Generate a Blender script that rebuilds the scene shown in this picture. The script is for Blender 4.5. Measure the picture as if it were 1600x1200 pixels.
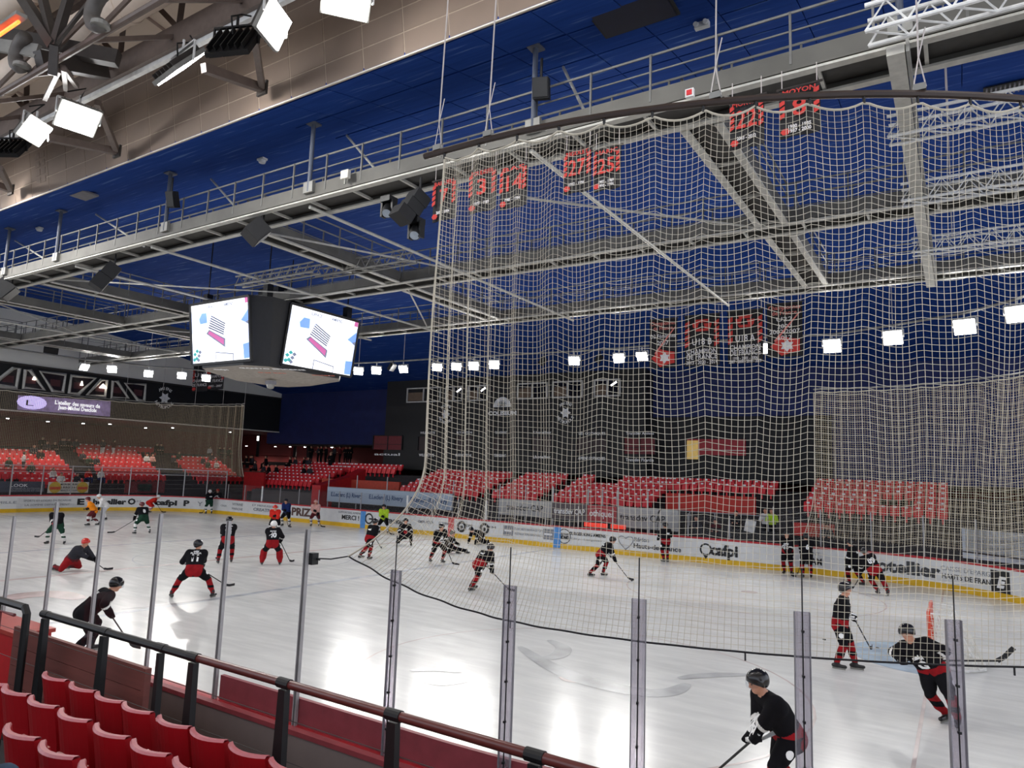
import bpy, math, random
import numpy as np
from mathutils import Vector, Matrix
random.seed(7)
for o_ in list(bpy.data.objects): bpy.data.objects.remove(o_)
SC = bpy.context.scene
COL = SC.collection
# ------------------------------------------------------------------ camera (calibrated from vanishing points)
F_PX, CX, CY, CAM_H = 1090.0, 800.0, 600.0, 4.1
def _n(v): return v / np.linalg.norm(v)
_dx = -_n(np.array([-910.0 - CX, 676.0 - CY, F_PX]))
_dy = _n(np.array([1490.0 - CX, 762.0 - CY, F_PX])); _dy = _n(_dy - _dx * (_dy @ _dx))
_dz = np.cross(_dy, _dx)
if _dz[1] > 0: _dz = -_dz
ROT = np.stack([_dx, _dy, _dz])            # world = ROT @ (right, down, forward)
cam_d = bpy.data.cameras.new('camera'); cam = bpy.data.objects.new('camera', cam_d); COL.objects.link(cam)
cam_d.sensor_width = 36.0; cam_d.lens = F_PX / 1600.0 * 36.0; cam_d.clip_start = 0.05; cam_d.clip_end = 400
_r, _u, _b = ROT @ np.array([1, 0, 0]), ROT @ np.array([0, -1, 0]), ROT @ np.array([0, 0, -1])
cam.matrix_world = Matrix(((_r[0], _u[0], _b[0], 0), (_r[1], _u[1], _b[1], 0), (_r[2], _u[2], _b[2], CAM_H), (0, 0, 0, 1)))
SC.camera = cam
def ray(px, py): return ROT @ np.array([px - CX, py - CY, F_PX])
def onz(px, py, z=0.0):
    d = ray(px, py); t = (z - CAM_H) / d[2]; return Vector((d[0] * t, d[1] * t, z))
def ony(px, py, y):
    d = ray(px, py); t = y / d[1]; return Vector((d[0] * t, y, CAM_H + d[2] * t))
def onx(px, py, x):
    d = ray(px, py); t = x / d[0]; return Vector((x, d[1] * t, CAM_H + d[2] * t))
# ------------------------------------------------------------------ world and exposure
wd = bpy.data.worlds.new('hall_fill'); SC.world = wd; wd.use_nodes = True  # even ambient fill added in place of bounced hall light
wd.node_tree.nodes['Background'].inputs[0].default_value = (0.85, 0.9, 1.0, 1)
wd.node_tree.nodes['Background'].inputs[1].default_value = 1.9
SC.view_settings.view_transform = 'Standard'; SC.view_settings.look = 'None'
SC.view_settings.exposure = 0.15; SC.view_settings.gamma = 1.0; SC.view_settings.use_curve_mapping = False
FLOOD_W = 1050.0
# ------------------------------------------------------------------ materials
def lin(h):
    if not isinstance(h, str): return h
    h = h.lstrip('#'); c = [int(h[i:i + 2], 16) / 255 for i in (0, 2, 4)]
    return tuple((x / 12.92 if x <= .04045 else ((x + .055) / 1.055) ** 2.4) for x in c)
MATS = {}
def mat(name, col='#808080', rough=.55, metal=0.0, var=.12, scale=6.0, bump=0.0, emit=0.0, stretch=None):
    if name in MATS: return MATS[name]
    m = bpy.data.materials.new(name); m.use_nodes = True; nt = m.node_tree; N = nt.nodes; L = nt.links
    b = N['Principled BSDF']; c = lin(col)
    b.inputs['Roughness'].default_value = rough; b.inputs['Metallic'].default_value = metal
    tc = N.new('ShaderNodeTexCoord'); nz = N.new('ShaderNodeTexNoise'); nz.inputs['Scale'].default_value = scale; nz.inputs['Detail'].default_value = 3
    if stretch:
        mp = N.new('ShaderNodeMapping'); mp.inputs['Scale'].default_value = stretch
        L.new(tc.outputs['Object'], mp.inputs['Vector']); L.new(mp.outputs['Vector'], nz.inputs['Vector'])
    else: L.new(tc.outputs['Object'], nz.inputs['Vector'])
    rp = N.new('ShaderNodeValToRGB')
    rp.color_ramp.elements[0].position = .3; rp.color_ramp.elements[1].position = .7
    rp.color_ramp.elements[0].color = tuple(x * (1 - var) for x in c) + (1,)
    rp.color_ramp.elements[1].color = tuple(min(1, x * (1 + var)) for x in c) + (1,)
    L.new(nz.outputs['Fac'], rp.inputs['Fac']); L.new(rp.outputs['Color'], b.inputs['Base Color'])
    if bump:
        bp = N.new('ShaderNodeBump'); bp.inputs['Strength'].default_value = bump; bp.inputs['Distance'].default_value = .02
        L.new(nz.outputs['Fac'], bp.inputs['Height']); L.new(bp.outputs['Normal'], b.inputs['Normal'])
    if emit:
        b.inputs['Emission Strength'].default_value = emit; L.new(rp.outputs['Color'], b.inputs['Emission Color'])
    MATS[name] = m; return m
def pane_mat(name, tint, gloss=.05, trans=None, haze=0.0, hazecol=(.8, .8, .85)):
    if name in MATS: return MATS[name]
    m = bpy.data.materials.new(name); m.use_nodes = True; nt = m.node_tree; N = nt.nodes; L = nt.links
    N.remove(N['Principled BSDF']); out = N['Material Output']
    tr = N.new('ShaderNodeBsdfTransparent'); tr.inputs[0].default_value = (*tint, 1)
    gl = N.new('ShaderNodeBsdfGlossy'); gl.inputs['Roughness'].default_value = .03
    fr = N.new('ShaderNodeFresnel'); fr.inputs[0].default_value = 1.3
    ml = N.new('ShaderNodeMath'); ml.operation = 'MULTIPLY'; ml.inputs[1].default_value = gloss * 1.5
    L.new(fr.outputs[0], ml.inputs[0])
    mx = N.new('ShaderNodeMixShader'); L.new(ml.outputs[0], mx.inputs[0]); L.new(tr.outputs[0], mx.inputs[1]); L.new(gl.outputs[0], mx.inputs[2])
    last = mx
    if haze:
        df = N.new('ShaderNodeBsdfDiffuse'); df.inputs[0].default_value = (*hazecol, 1)
        nz = N.new('ShaderNodeTexNoise'); nz.inputs['Scale'].default_value = 3
        mm = N.new('ShaderNodeMath'); mm.operation = 'MULTIPLY'; mm.inputs[1].default_value = haze * 2; L.new(nz.outputs['Fac'], mm.inputs[0])
        m2 = N.new('ShaderNodeMixShader'); L.new(mm.outputs[0], m2.inputs[0]); L.new(mx.outputs[0], m2.inputs[1]); L.new(df.outputs[0], m2.inputs[2]); last = m2
    L.new(last.outputs[0], out.inputs[0]); MATS[name] = m; return m
def ice_mat():
    m = bpy.data.materials.new('ice'); m.use_nodes = True; nt = m.node_tree; N = nt.nodes; L = nt.links; b = N['Principled BSDF']
    tc = N.new('ShaderNodeTexCoord')
    n1 = N.new('ShaderNodeTexNoise'); n1.inputs['Scale'].default_value = .35; n1.inputs['Detail'].default_value = 5
    mp = N.new('ShaderNodeMapping'); mp.inputs['Scale'].default_value = (.35, 2.2, 1); mp.inputs['Rotation'].default_value = (0, 0, .2)
    n2 = N.new('ShaderNodeTexNoise'); n2.inputs['Scale'].default_value = 1.6; n2.inputs['Detail'].default_value = 6; n2.inputs['Roughness'].default_value = .7
    L.new(tc.outputs['Object'], n1.inputs['Vector']); L.new(tc.outputs['Object'], mp.inputs['Vector']); L.new(mp.outputs['Vector'], n2.inputs['Vector'])
    r1 = N.new('ShaderNodeValToRGB'); r1.color_ramp.elements[0].position = .35; r1.color_ramp.elements[1].position = .65
    r1.color_ramp.elements[0].color = (.74, .74, .715, 1); r1.color_ramp.elements[1].color = (.86, .86, .83, 1)
    r2 = N.new('ShaderNodeValToRGB'); r2.color_ramp.elements[0].position = .38; r2.color_ramp.elements[1].position = .68
    r2.color_ramp.elements[0].color = (.88, .88, .89, 1); r2.color_ramp.elements[1].color = (1, 1, 1, 1)
    L.new(n1.outputs['Fac'], r1.inputs['Fac']); L.new(n2.outputs['Fac'], r2.inputs['Fac'])
    mu = N.new('ShaderNodeMixRGB'); mu.blend_type = 'MULTIPLY'; mu.inputs[0].default_value = 1
    L.new(r1.outputs[0], mu.inputs[1]); L.new(r2.outputs[0], mu.inputs[2]); L.new(mu.outputs[0], b.inputs['Base Color'])
    rr = N.new('ShaderNodeMapRange'); rr.inputs['To Min'].default_value = .1; rr.inputs['To Max'].default_value = .32
    L.new(n2.outputs['Fac'], rr.inputs['Value']); L.new(rr.outputs[0], b.inputs['Roughness'])
    b.inputs['IOR'].default_value = 1.31; b.inputs['Specular IOR Level'].default_value = .32
    bp = N.new('ShaderNodeBump'); bp.inputs['Strength'].default_value = .06; bp.inputs['Distance'].default_value = .01
    L.new(n2.outputs['Fac'], bp.inputs['Height']); L.new(bp.outputs['Normal'], b.inputs['Normal'])
    MATS['ice'] = m; return m
# ------------------------------------------------------------------ mesh helpers
WOFF = {}
def tag(o, label=None, cat=None, group=None, kind=None):
    if label: o['label'] = label
    if cat: o['category'] = cat
    if group: o['group'] = group
    if kind: o['kind'] = kind
    return o
def thing(name, label, cat, loc=(0, 0, 0), group=None, kind=None):
    o = bpy.data.objects.new(name, None); o.empty_display_size = .2; COL.objects.link(o); o.location = loc
    WOFF[o.name] = Vector(loc); return tag(o, label, cat, group, kind)
def link(name, me, m=None, parent=None, loc=(0, 0, 0)):
    o = bpy.data.objects.new(name, me); COL.objects.link(o)
    if m is not None and len(me.materials) == 0: me.materials.append(m)
    o.location = loc
    if parent is not None:
        o.parent = parent; w = WOFF.get(parent.name, Vector((0, 0, 0))); o.location = Vector(loc) - w
    WOFF[o.name] = Vector(loc); return o
class MB:
    def __init__(s): s.v = []; s.f = []; s.mi = []; s.cur = 0
    def add(s, vs, fs):
        n = len(s.v); s.v += [tuple(p) for p in vs]
        for f in fs: s.f.append([i + n for i in f]); s.mi.append(s.cur)
        return s
    def box(s, c, d, rz=0.0, ax=None):
        hx, hy, hz = d[0] / 2, d[1] / 2, d[2] / 2; c = Vector(c)
        if ax is None:
            X = Vector((math.cos(rz), math.sin(rz), 0)); Y = Vector((-math.sin(rz), math.cos(rz), 0)); Z = Vector((0, 0, 1))
        else: X, Y, Z = [Vector(a).normalized() for a in ax]
        vs = [c + X * (hx * i) + Y * (hy * j) + Z * (hz * k) for i in (-1, 1) for j in (-1, 1) for k in (-1, 1)]
        return s.add(vs, [(0, 1, 3, 2), (4, 6, 7, 5), (0, 4, 5, 1), (2, 3, 7, 6), (0, 2, 6, 4), (1, 5, 7, 3)])
    def bb(s, x0, x1, y0, y1, z0, z1): return s.box(((x0 + x1) / 2, (y0 + y1) / 2, (z0 + z1) / 2), (abs(x1 - x0), abs(y1 - y0), abs(z1 - z0)))
    def beam(s, a, b, w, h, up=(0, 0, 1)):
        a, b = Vector(a), Vector(b); X = (b - a); l = X.length
        if l < 1e-6: return s
        X /= l; Y = Vector(up).cross(X)
        if Y.length < 1e-4: Y = Vector((0, 1, 0)).cross(X)
        Y.normalize(); Z = X.cross(Y); return s.box((a + b) / 2, (l, w, h), ax=(X, Y, Z))
    def tube(s, pts, r, n=8, r2=None, caps=True, closed=False):
        P = [Vector(p) for p in pts]; m = len(P); base = len(s.v); prev = None; R = []
        for i, p in enumerate(P):
            if closed: t = P[(i + 1) % m] - P[i - 1]
            else: t = P[min(i + 1, m - 1)] - P[max(i - 1, 0)]
            t.normalize()
            if prev is None:
                u = Vector((0, 0, 1)) if abs(t.z) < .9 else Vector((1, 0, 0)); a = t.cross(u).normalized()
            else:
                a = prev - t * prev.dot(t)
                a = a.normalized() if a.length > 1e-6 else t.orthogonal().normalized()
            prev = a; b = t.cross(a)
            rr = r if r2 is None else r + (r2 - r) * i / max(1, m - 1)
            for k in range(n):
                an = 2 * math.pi * k / n; s.v.append(tuple(p + a * (rr * math.cos(an)) + b * (rr * math.sin(an))))
        seg = m if closed else m - 1
        for i in range(seg):
            j = (i + 1) % m
            for k in range(n):
                k2 = (k + 1) % n; s.f.append([base + i * n + k, base + i * n + k2, base + j * n + k2, base + j * n + k]); s.mi.append(s.cur)
        if caps and not closed:
            s.f.append([base + k for k in range(n)][::-1]); s.mi.append(s.cur)
            s.f.append([base + (m - 1) * n + k for k in range(n)]); s.mi.append(s.cur)
        return s
    def cyl(s, a, b, r, n=12, r2=None): return s.tube([a, b], r, n, r2)
    def lathe(s, c, prof, n=16, axis=(0, 0, 1)):
        Z = Vector(axis).normalized(); X = Z.orthogonal().normalized(); Y = Z.cross(X); c = Vector(c); base = len(s.v); m = len(prof)
        for r, z in prof:
            for k in range(n):
                a = 2 * math.pi * k / n; s.v.append(tuple(c + Z * z + X * (r * math.cos(a)) + Y * (r * math.sin(a))))
        for i in range(m - 1):
            for k in range(n):
                k2 = (k + 1) % n; s.f.append([base + i * n + k, base + i * n + k2, base + (i + 1) * n + k2, base + (i + 1) * n + k]); s.mi.append(s.cur)
        return s
    def prism(s, poly, vec):
        n = len(poly); v = Vector(vec); P = [Vector(p) for p in poly]
        return s.add(P + [p + v for p in P], [list(range(n))[::-1], [n + i for i in range(n)]] + [[i, (i + 1) % n, n + (i + 1) % n, n + i] for i in range(n)])
    def strip(s, A, B, th=None):
        """band between polyline A and polyline B"""
        n = len(A); return s.add(list(A) + list(B), [[i, i + 1, n + i + 1, n + i] for i in range(n - 1)])
    def slab(s, path, prof):
        """sweep a closed (offset, z) profile along a horizontal path of (x, y, nx, ny)"""
        base = len(s.v); k = len(prof); m = len(path)
        for x, y, nx, ny in path:
            for o, z in prof: s.v.append((x + nx * o, y + ny * o, z))
        for i in range(m - 1):
            for j in range(k):
                j2 = (j + 1) % k; s.f.append([base + i * k + j, base + i * k + j2, base + (i + 1) * k + j2, base + (i + 1) * k + j]); s.mi.append(s.cur)
        s.f.append([base + j for j in range(k)][::-1]); s.mi.append(s.cur); s.f.append([base + (m - 1) * k + j for j in range(k)]); s.mi.append(s.cur)
        return s
    def mesh(s, name, mats=(), smooth=False):
        me = bpy.data.meshes.new(name); me.from_pydata(s.v, [], s.f)
        for m in (mats if isinstance(mats, (list, tuple)) else [mats]): me.materials.append(m)
        if any(s.mi): me.polygons.foreach_set('material_index', s.mi)
        if smooth: me.polygons.foreach_set('use_smooth', [True] * len(me.polygons))
        me.update(); return me
    def build(s, name, m, parent=None, smooth=False, loc=(0, 0, 0)): return link(name, s.mesh(name, m, smooth), None, parent, loc)
def struct(name, mb, m, smooth=False): return tag(mb.build(name, m, None, smooth), kind='structure')
def text(s, size, m, parent, c, xd, ud, name='lettering', bold=0.0, ext=.004, align='CENTER', width=None, shear=0.0):
    cu = bpy.data.curves.new('t', 'FONT'); cu.body = s; cu.size = size; cu.align_x = align; cu.align_y = 'CENTER'
    cu.extrude = ext; cu.offset = bold; cu.resolution_u = 2; cu.shear = shear
    ob = bpy.data.objects.new('t', cu); me = bpy.data.meshes.new_from_object(ob); bpy.data.objects.remove(ob); bpy.data.curves.remove(cu)
    if len(me.vertices) == 0: return None
    co = np.empty(len(me.vertices) * 3); me.vertices.foreach_get('co', co); co = co.reshape(-1, 3)
    if width:
        w = co[:, 0].max() - co[:, 0].min(); co[:, 0] *= width / w
    xd = np.array(Vector(xd).normalized()); ud = np.array(Vector(ud).normalized()); nd = np.cross(xd, ud)
    co = np.array(c) + co[:, :1] * xd + co[:, 1:2] * ud + co[:, 2:3] * nd
    me.vertices.foreach_set('co', co.ravel()); me.update(); me.materials.clear(); me.materials.append(m)
    return link(name, me, None, parent)
ORD = ['first', 'second', 'third', 'fourth', 'fifth', 'sixth', 'seventh', 'eighth', 'ninth', 'tenth', 'eleventh', 'twelfth', 'thirteenth', 'fourteenth', 'fifteenth', 'sixteenth', 'seventeenth', 'eighteenth', 'nineteenth', 'twentieth', 'twenty-first', 'twenty-second', 'twenty-third', 'twenty-fourth', 'twenty-fifth', 'twenty-sixth']
def copy_tree(o, loc=None, rz=None, parent=None):
    c = o.copy(); COL.objects.link(c); c.parent = parent
    if loc is not None: c.location = loc
    if rz is not None: c.rotation_euler = (0, 0, rz)
    for ch in o.children: copy_tree(ch, parent=c)
    return c
# ------------------------------------------------------------------ common materials
M_STEEL = mat('galvanised steel', '#8b8a85', .5, .35, .18, 3); M_STEELD = mat('dark painted steel', '#3a3532', .5, .2)
M_WHITE = mat('white paint', '#d8d8d6', .45); M_BLACK = mat('black paint', '#0c0c0e', .5); M_RED = mat('red paint', '#b01020', .4)
M_BROWNSTEEL = mat('brown painted steel', '#665850', .5); M_GREY = mat('grey paint', '#77757a', .6); M_DARK = mat('dark grey', '#1b1b1d', .7)
M_CREAM = mat('cream board', '#d9d4c8', .7); M_RUBBER = mat('black rubber', '#101010', .8)
M_INK = mat('black print', '#1a1a1c', .6); M_INKG = mat('grey print', '#83868c', .6); M_INKR = mat('red print', '#c81c24', .6)
M_INKW = mat('white print', '#e8e8e8', .6); M_INKB = mat('blue print', '#3a78c0', .6); M_LAMP = mat('lit led lens', '#ffffff', .3, 0, 0.0, 1, 0, 22.0)
M_CABLE = mat('grey steel cable', '#c4bcb8', .5, .2)
# ------------------------------------------------------------------ rink outline
RX0, RX1, RY0, RY1, RR = -56.5, 3.7, 5.7, 34.7, 8.0
def outline(off=0.0, step=.6):
    """rounded rectangle, outward normal, starting mid near side going +X (counter-clockwise)"""
    P = []
    def line(x0, y0, x1, y1, nx, ny):
        n = max(1, int(math.hypot(x1 - x0, y1 - y0) / step))
        for i in range(n): t = i / n; P.append((x0 + (x1 - x0) * t + nx * off, y0 + (y1 - y0) * t + ny * off, nx, ny))
    def arc(cx, cy, a0):
        n = 14
        for i in range(n): a = a0 + (math.pi / 2) * i / n; P.append((cx + math.cos(a) * (RR + off), cy + math.sin(a) * (RR + off), math.cos(a), math.sin(a)))
    line(RX0 + RR, RY0, RX1 - RR, RY0, 0, -1); arc(RX1 - RR, RY0 + RR, -math.pi / 2)
    line(RX1, RY0 + RR, RX1, RY1 - RR, 1, 0); arc(RX1 - RR, RY1 - RR, 0)
    line(RX1 - RR, RY1, RX0 + RR, RY1, 0, 1); arc(RX0 + RR, RY1 - RR, math.pi / 2)
    line(RX0, RY1 - RR, RX0, RY0 + RR, -1, 0); arc(RX0 + RR, RY0 + RR, math.pi)
    return P
OUT = outline()
def near_pt(x):      # point on near board line for a given x (follows the right corner)
    if x <= RX1 - RR: return (x, RY0, 0, -1)
    dx = x - (RX1 - RR); a = math.asin(min(1, dx / RR)); return (x, RY0 + RR - RR * math.cos(a), math.sin(a), -math.cos(a))
def arc_pt(side, s):
    """distance s along the board line from the start of a right-hand corner: side 'near' or 'far' or 'left'"""
    if side == 'near':
        x0, y0 = RX1 - RR, RY0
        if s <= 0: return (x0 + s, y0, 0, -1)
        if s < RR * math.pi / 2: a = -math.pi / 2 + s / RR; return (x0 + RR * math.cos(a), y0 + RR + RR * math.sin(a), math.cos(a), math.sin(a))
        return (RX1, y0 + RR + s - RR * math.pi / 2, 1, 0)
    if side == 'far':
        x0, y0 = RX1 - RR, RY1
        if s <= 0: return (x0 + s, y0, 0, 1)
        if s < RR * math.pi / 2: a = math.pi / 2 - s / RR; return (x0 + RR * math.cos(a), y0 - RR + RR * math.sin(a), math.cos(a), math.sin(a))
        return (RX1, y0 - RR - s + RR * math.pi / 2, 1, 0)
    x0, y0 = RX0 + RR, RY1       # left: starts at the far left corner
    if s <= 0: return (x0 - s, y0, 0, 1)
    if s < RR * math.pi / 2: a = math.pi / 2 + s / RR; return (x0 + RR * math.cos(a), y0 - RR + RR * math.sin(a), math.cos(a), math.sin(a))
    return (RX0, y0 - RR - s + RR * math.pi / 2, -1, 0)
# floor of the hall and ice
struct('floor', MB().bb(-90, 22, -12, 62, -.35, -.06), mat('concrete', '#4c4a4a', .85))
ice = MB(); ice.add([(x, y, 0) for x, y, _, _ in outline(.1)], [list(range(len(OUT)))])
ICE = tag(ice.build('ice_sheet', ice_mat()), kind='structure')
def flat_ring(cx, cy, r0, r1, z, a0=0, a1=2 * math.pi, n=48):
    mb = MB(); A = []; B = []
    for i in range(n + 1):
        a = a0 + (a1 - a0) * i / n; A.append((cx + r1 * math.cos(a), cy + r1 * math.sin(a), z)); B.append((cx + r0 * math.cos(a), cy + r0 * math.sin(a), z))
    return mb.strip(A, B)
P_RED = mat('faded red ice paint', '#d3c5c1', .25, 0, .15, 2); P_BLUE = mat('faded blue ice paint', '#c6cacf', .25, 0, .25, 2)
P_CREASE = mat('pale blue crease paint', '#b0c4d4', .25, 0, .2, 2); P_GREY = mat('grey under-ice print', '#bfc0c0', .25, 0, .25, 1.5); P_PINK = mat('pink under-ice print', '#d2bdb8', .25, 0, .25, 1.5)
GLX, GLY = -0.75, 20.2
for cx, cy in ((GLX - 6, GLY - 7), (GLX - 6, GLY + 7), (-46, GLY - 7), (-46, GLY + 7)):
    flat_ring(cx, cy, 4.45, 4.5, .003).build('faceoff_circle', P_RED, ICE)
    flat_ring(cx, cy, 0, .3, .004).build('faceoff_spot', P_RED, ICE)
flat_ring(-26.4, GLY, 4.45, 4.5, .003).build('centre_circle', P_BLUE, ICE)
for x in (-19.0, -33.8): MB().add([(x - .15, 5.8, .002), (x + .15, 5.8, .002), (x + .15, 34.6, .002), (x - .15, 34.6, .002)], [(0, 1, 2, 3)]).build('blue_line', P_BLUE, ICE)
MB().add([(-26.55, 5.8, .0025), (-26.25, 5.8, .0025), (-26.25, 34.6, .0025), (-26.55, 34.6, .0025)], [(0, 1, 2, 3)]).build('centre_line', P_RED, ICE)
MB().add([(GLX - .03, 6.3, .002), (GLX + .03, 6.3, .002), (GLX + .03, 34.1, .002), (GLX - .03, 34.1, .002)], [(0, 1, 2, 3)]).build('goal_line', P_RED, ICE)
flat_ring(GLX, GLY, 0, 1.8, .003, math.pi / 2, 1.5 * math.pi, 24).build('goal_crease', P_CREASE, ICE)
# soft under-ice adverts (rubbed print seen through the ice)
SWZ = [.0045]
def swoosh(pts, w, m):
    A = []; B = []; SWZ[0] += .0004; K = [onz(*p, SWZ[0]) for p in pts]; P = []
    for i in range(len(K) - 1):
        p0, p1, p2, p3 = K[max(0, i - 1)], K[i], K[i + 1], K[min(len(K) - 1, i + 2)]
        for t in (0, .2, .4, .6, .8): P.append(.5 * (2 * p1 + (p2 - p0) * t + (2 * p0 - 5 * p1 + 4 * p2 - p3) * t * t + (3 * p1 - p0 - 3 * p2 + p3) * t ** 3))
    P.append(K[-1])
    for i, p in enumerate(P):
        t = (P[min(i + 1, len(P) - 1)] - P[max(0, i - 1)]).normalized(); nrm = Vector((-t.y, t.x, 0)); ww = w * math.sin(math.pi * (i + .5) / len(P)) ** .5
        A.append(p + nrm * ww); B.append(p - nrm * ww)
    MB().strip(A, B).build('ice_print', m, ICE)
swoosh([(812, 1010), (850, 1035), (900, 1058), (960, 1074), (1010, 1082), (1050, 1080), (1075, 1068)], .28, P_GREY)
swoosh([(1060, 1060), (1090, 1056), (1130, 1054), (1170, 1054)], .16, P_GREY)
swoosh([(858, 1000), (880, 1012), (870, 1025), (835, 1030)], .2, P_GREY)
swoosh([(640, 1048), (680, 1046), (720, 1050)], .12, P_GREY); swoosh([(655, 1062), (690, 1068), (730, 1064)], .12, P_GREY)
swoosh([(0, 938), (40, 930), (85, 928), (125, 936)], .5, P_PINK); swoosh([(190, 952), (260, 945), (340, 935)], .12, P_GREY)
# ------------------------------------------------------------------ dasher boards (one continuous ring)
BO = thing('rink_boards', 'white dasher boards with yellow kick strip and red cap around the ice', 'boards', (-26.4, 20.2, 0))
ring = OUT + [OUT[0]]
M_BOARD = mat('white board face', '#dcdcda', .35, 0, .05, 3); M_YEL = mat('yellow kick plate', '#e0b21a', .4, 0, .1, 2)
MB().slab(ring, [(0, .26), (0, 1.14), (.12, 1.14), (.12, .26)]).build('board_face', M_BOARD, BO)
MB().slab(ring, [(-.015, 0), (-.015, .26), (.12, .26), (.12, 0)]).build('kick_strip', M_YEL, BO)
MB().slab(ring, [(-.03, 1.14), (-.03, 1.22), (.16, 1.22), (.16, 1.14)]).build('cap_rail', mat('red cap rail', '#b8242c', .4), BO)
nr = [p for p in OUT if p[1] < 12]; i0 = min(range(len(nr)), key=lambda i: nr[i][0])
nearp = [near_pt(-30 + .6 * i) for i in range(54)]
MB().slab(nearp, [(.13, .02), (.13, 1.19), (.18, 1.19), (.18, .02)]).build('outer_cladding', mat('grey brown cladding', '#7a6d68', .7, 0, .1, 2), BO)
MB().slab(nearp, [(.12, 1.19), (.12, 1.24), (.21, 1.24), (.21, 1.19)]).build('outer_ledge', mat('dusty red ledge', '#8c3a40', .5), BO)
for k in range(10):
    x = -22 + 2.4 * k; p = near_pt(x); q = near_pt(x + 2.3)
    MB().slab([near_pt(x + 2.3 * j / 4) for j in range(5)], [(.18, .56), (.18, .585), (.2, .585), (.2, .56)]).build('cladding_joint_strip', M_GREY, BO)
MB().slab([near_pt(-7.75 + .5 * i) for i in range(18)], [(-.02, 1.22), (-.02, 1.5), (.03, 1.5), (.03, 1.22)]).build('inner_red_strip', mat('dull red strip', '#8e3f46', .5), BO)
# vertical line markers on the far boards
for x, m in ((-19.0, 'blue board marker'), (-33.8, 'blue board marker'), (-26.4, 'red board marker')):
    MB().bb(x - .22, x + .22, RY1 - .025, RY1, .02, 1.14).build('line_marker', mat(m, '#4d8fd0' if 'blue' in m else '#cf5a58', .4), BO)
# adverts on the far boards: (text, px centre, px width, height m, material, z)
def far_text(s, px0, px1, h, m, zc, bold=0.01, side='far'):
    c0 = ony(px0, 840, RY1 - .02).x; c1 = ony(px1, 840, RY1 - .02).x
    text(s, h, m, BO, ((c0 + c1) / 2, RY1 - .02, zc), (1, 0, 0), (0, 0, 1), 'advert_lettering', bold, .003, width=abs(c1 - c0))
far_text('MERCI !', 532, 559, .42, M_INK, .62); far_text('SUPPORTERS AMIENOIS', 526, 566, .2, M_INKG, .95, .0)
far_text('PRIZ', 452, 482, .75, mat('brown print', '#5a4038'), .68, .03)
far_text('ATTENTION', 596, 628, .36, M_INK, .62); far_text('CREATIVES', 392, 428, .3, M_INKG, .6); far_text('ET MENUISERIES', 390, 432, .2, M_INKG, .9, 0)
far_text('EMPORTER', 652, 676, .22, M_INKG, .78, .004); far_text('GARDEN HILL', 684, 708, .22, M_INKG, .78, .004)
far_text('EM', 727, 737, .22, M_INK, .8, 0); far_text('EM', 763, 774, .22, M_INK, .8, 0)
far_text('ETANCHEITE BARDAGE PLAT', 802, 848, .18, M_INKG, .85, 0); far_text('INSTALLATIONS SANITAIRES', 804, 846, .18, M_INKG, .58, 0)
far_text('BURGER KING AMIENS', 890, 946, .24, M_INK, .86, .006); far_text('Glisy - Longueau', 892, 940, .14, M_INKG, .6, 0)
far_text('BURGER', 876, 889, .16, M_INK, .8, .004); far_text('KING', 876, 889, .26, M_INK, .6, .02)
far_text('Région', 991, 1014, .3, M_INKG, .85); far_text('Hauts-de-France', 990, 1064, .34, M_INK, .52, .006)
far_text('cafpi', 1110, 1153, .72, M_INK, .66, .03); far_text('SAINT-', 1258, 1283, .2, M_INKG, .9, 0); far_text('ADAM', 1250, 1284, .42, M_INK, .55)
for px in (717, 753): # round black crest
    x = ony(px + 4, 830, RY1).x; mb = MB(); mb.lathe((x, RY1 - .02, .7), [(.2, 0), (.34, 0), (.34, .01), (.2, .01)], 24, (0, -1, 0)); mb.cyl((x, RY1 - .021, .66), (x, RY1 - .033, .66), .11, 14); mb.build('advert_crest', M_INK, BO)
x = ony(577, 808, RY1).x; mb = MB(); mb.lathe((x, RY1 - .02, .68), [(.26, 0), (.36, 0), (.36, .01)], 20, (0, -1, 0)); mb.bb(x, x + .3, RY1 - .03, RY1 - .015, .62, .72); mb.build('advert_crest', M_INK, BO)
x = ony(1103, 858, RY1).x; mb = MB(); mb.lathe((x, RY1 - .02, .66), [(.22, 0), (.3, 0), (.3, .01)], 20, (0, -1, 0)); mb.prism([(x - .14, RY1 - .02, .42), (x + .14, RY1 - .02, .42), (x, RY1 - .02, .2)], (0, -.01, 0)); mb.build('advert_crest', M_INK, BO)
x = ony(978, 845, RY1).x; mb = MB(); pts = [(x + .42 * (16 * math.sin(t) ** 3) / 16, RY1 - .025, .68 + .025 * (13 * math.cos(t) - 5 * math.cos(2 * t) - 2 * math.cos(3 * t))) for t in [i * .2618 for i in range(24)]]
mb.tube(pts, .02, 4, closed=True); mb.build('advert_crest', M_INKG, BO)
for px in (794, 857):
    x = ony(px, 835, RY1).x; mb = MB(); mb.bb(x - .33, x + .33, RY1 - .03, RY1, .42, 1.0); o = mb.build('advert_logo_block', M_INKG, BO); MB().bb(x - .25, x + .25, RY1 - .035, RY1, .66, .76).build('logo_bar', M_INKW, o)
x = ony(882, 835, RY1).x; mb = MB(); mb.lathe((x, RY1 - .02, .68), [(.36, 0), (.4, 0), (.4, .01)], 24, (0, -1, 0)); mb.build('advert_crest', M_INK, BO)
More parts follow.
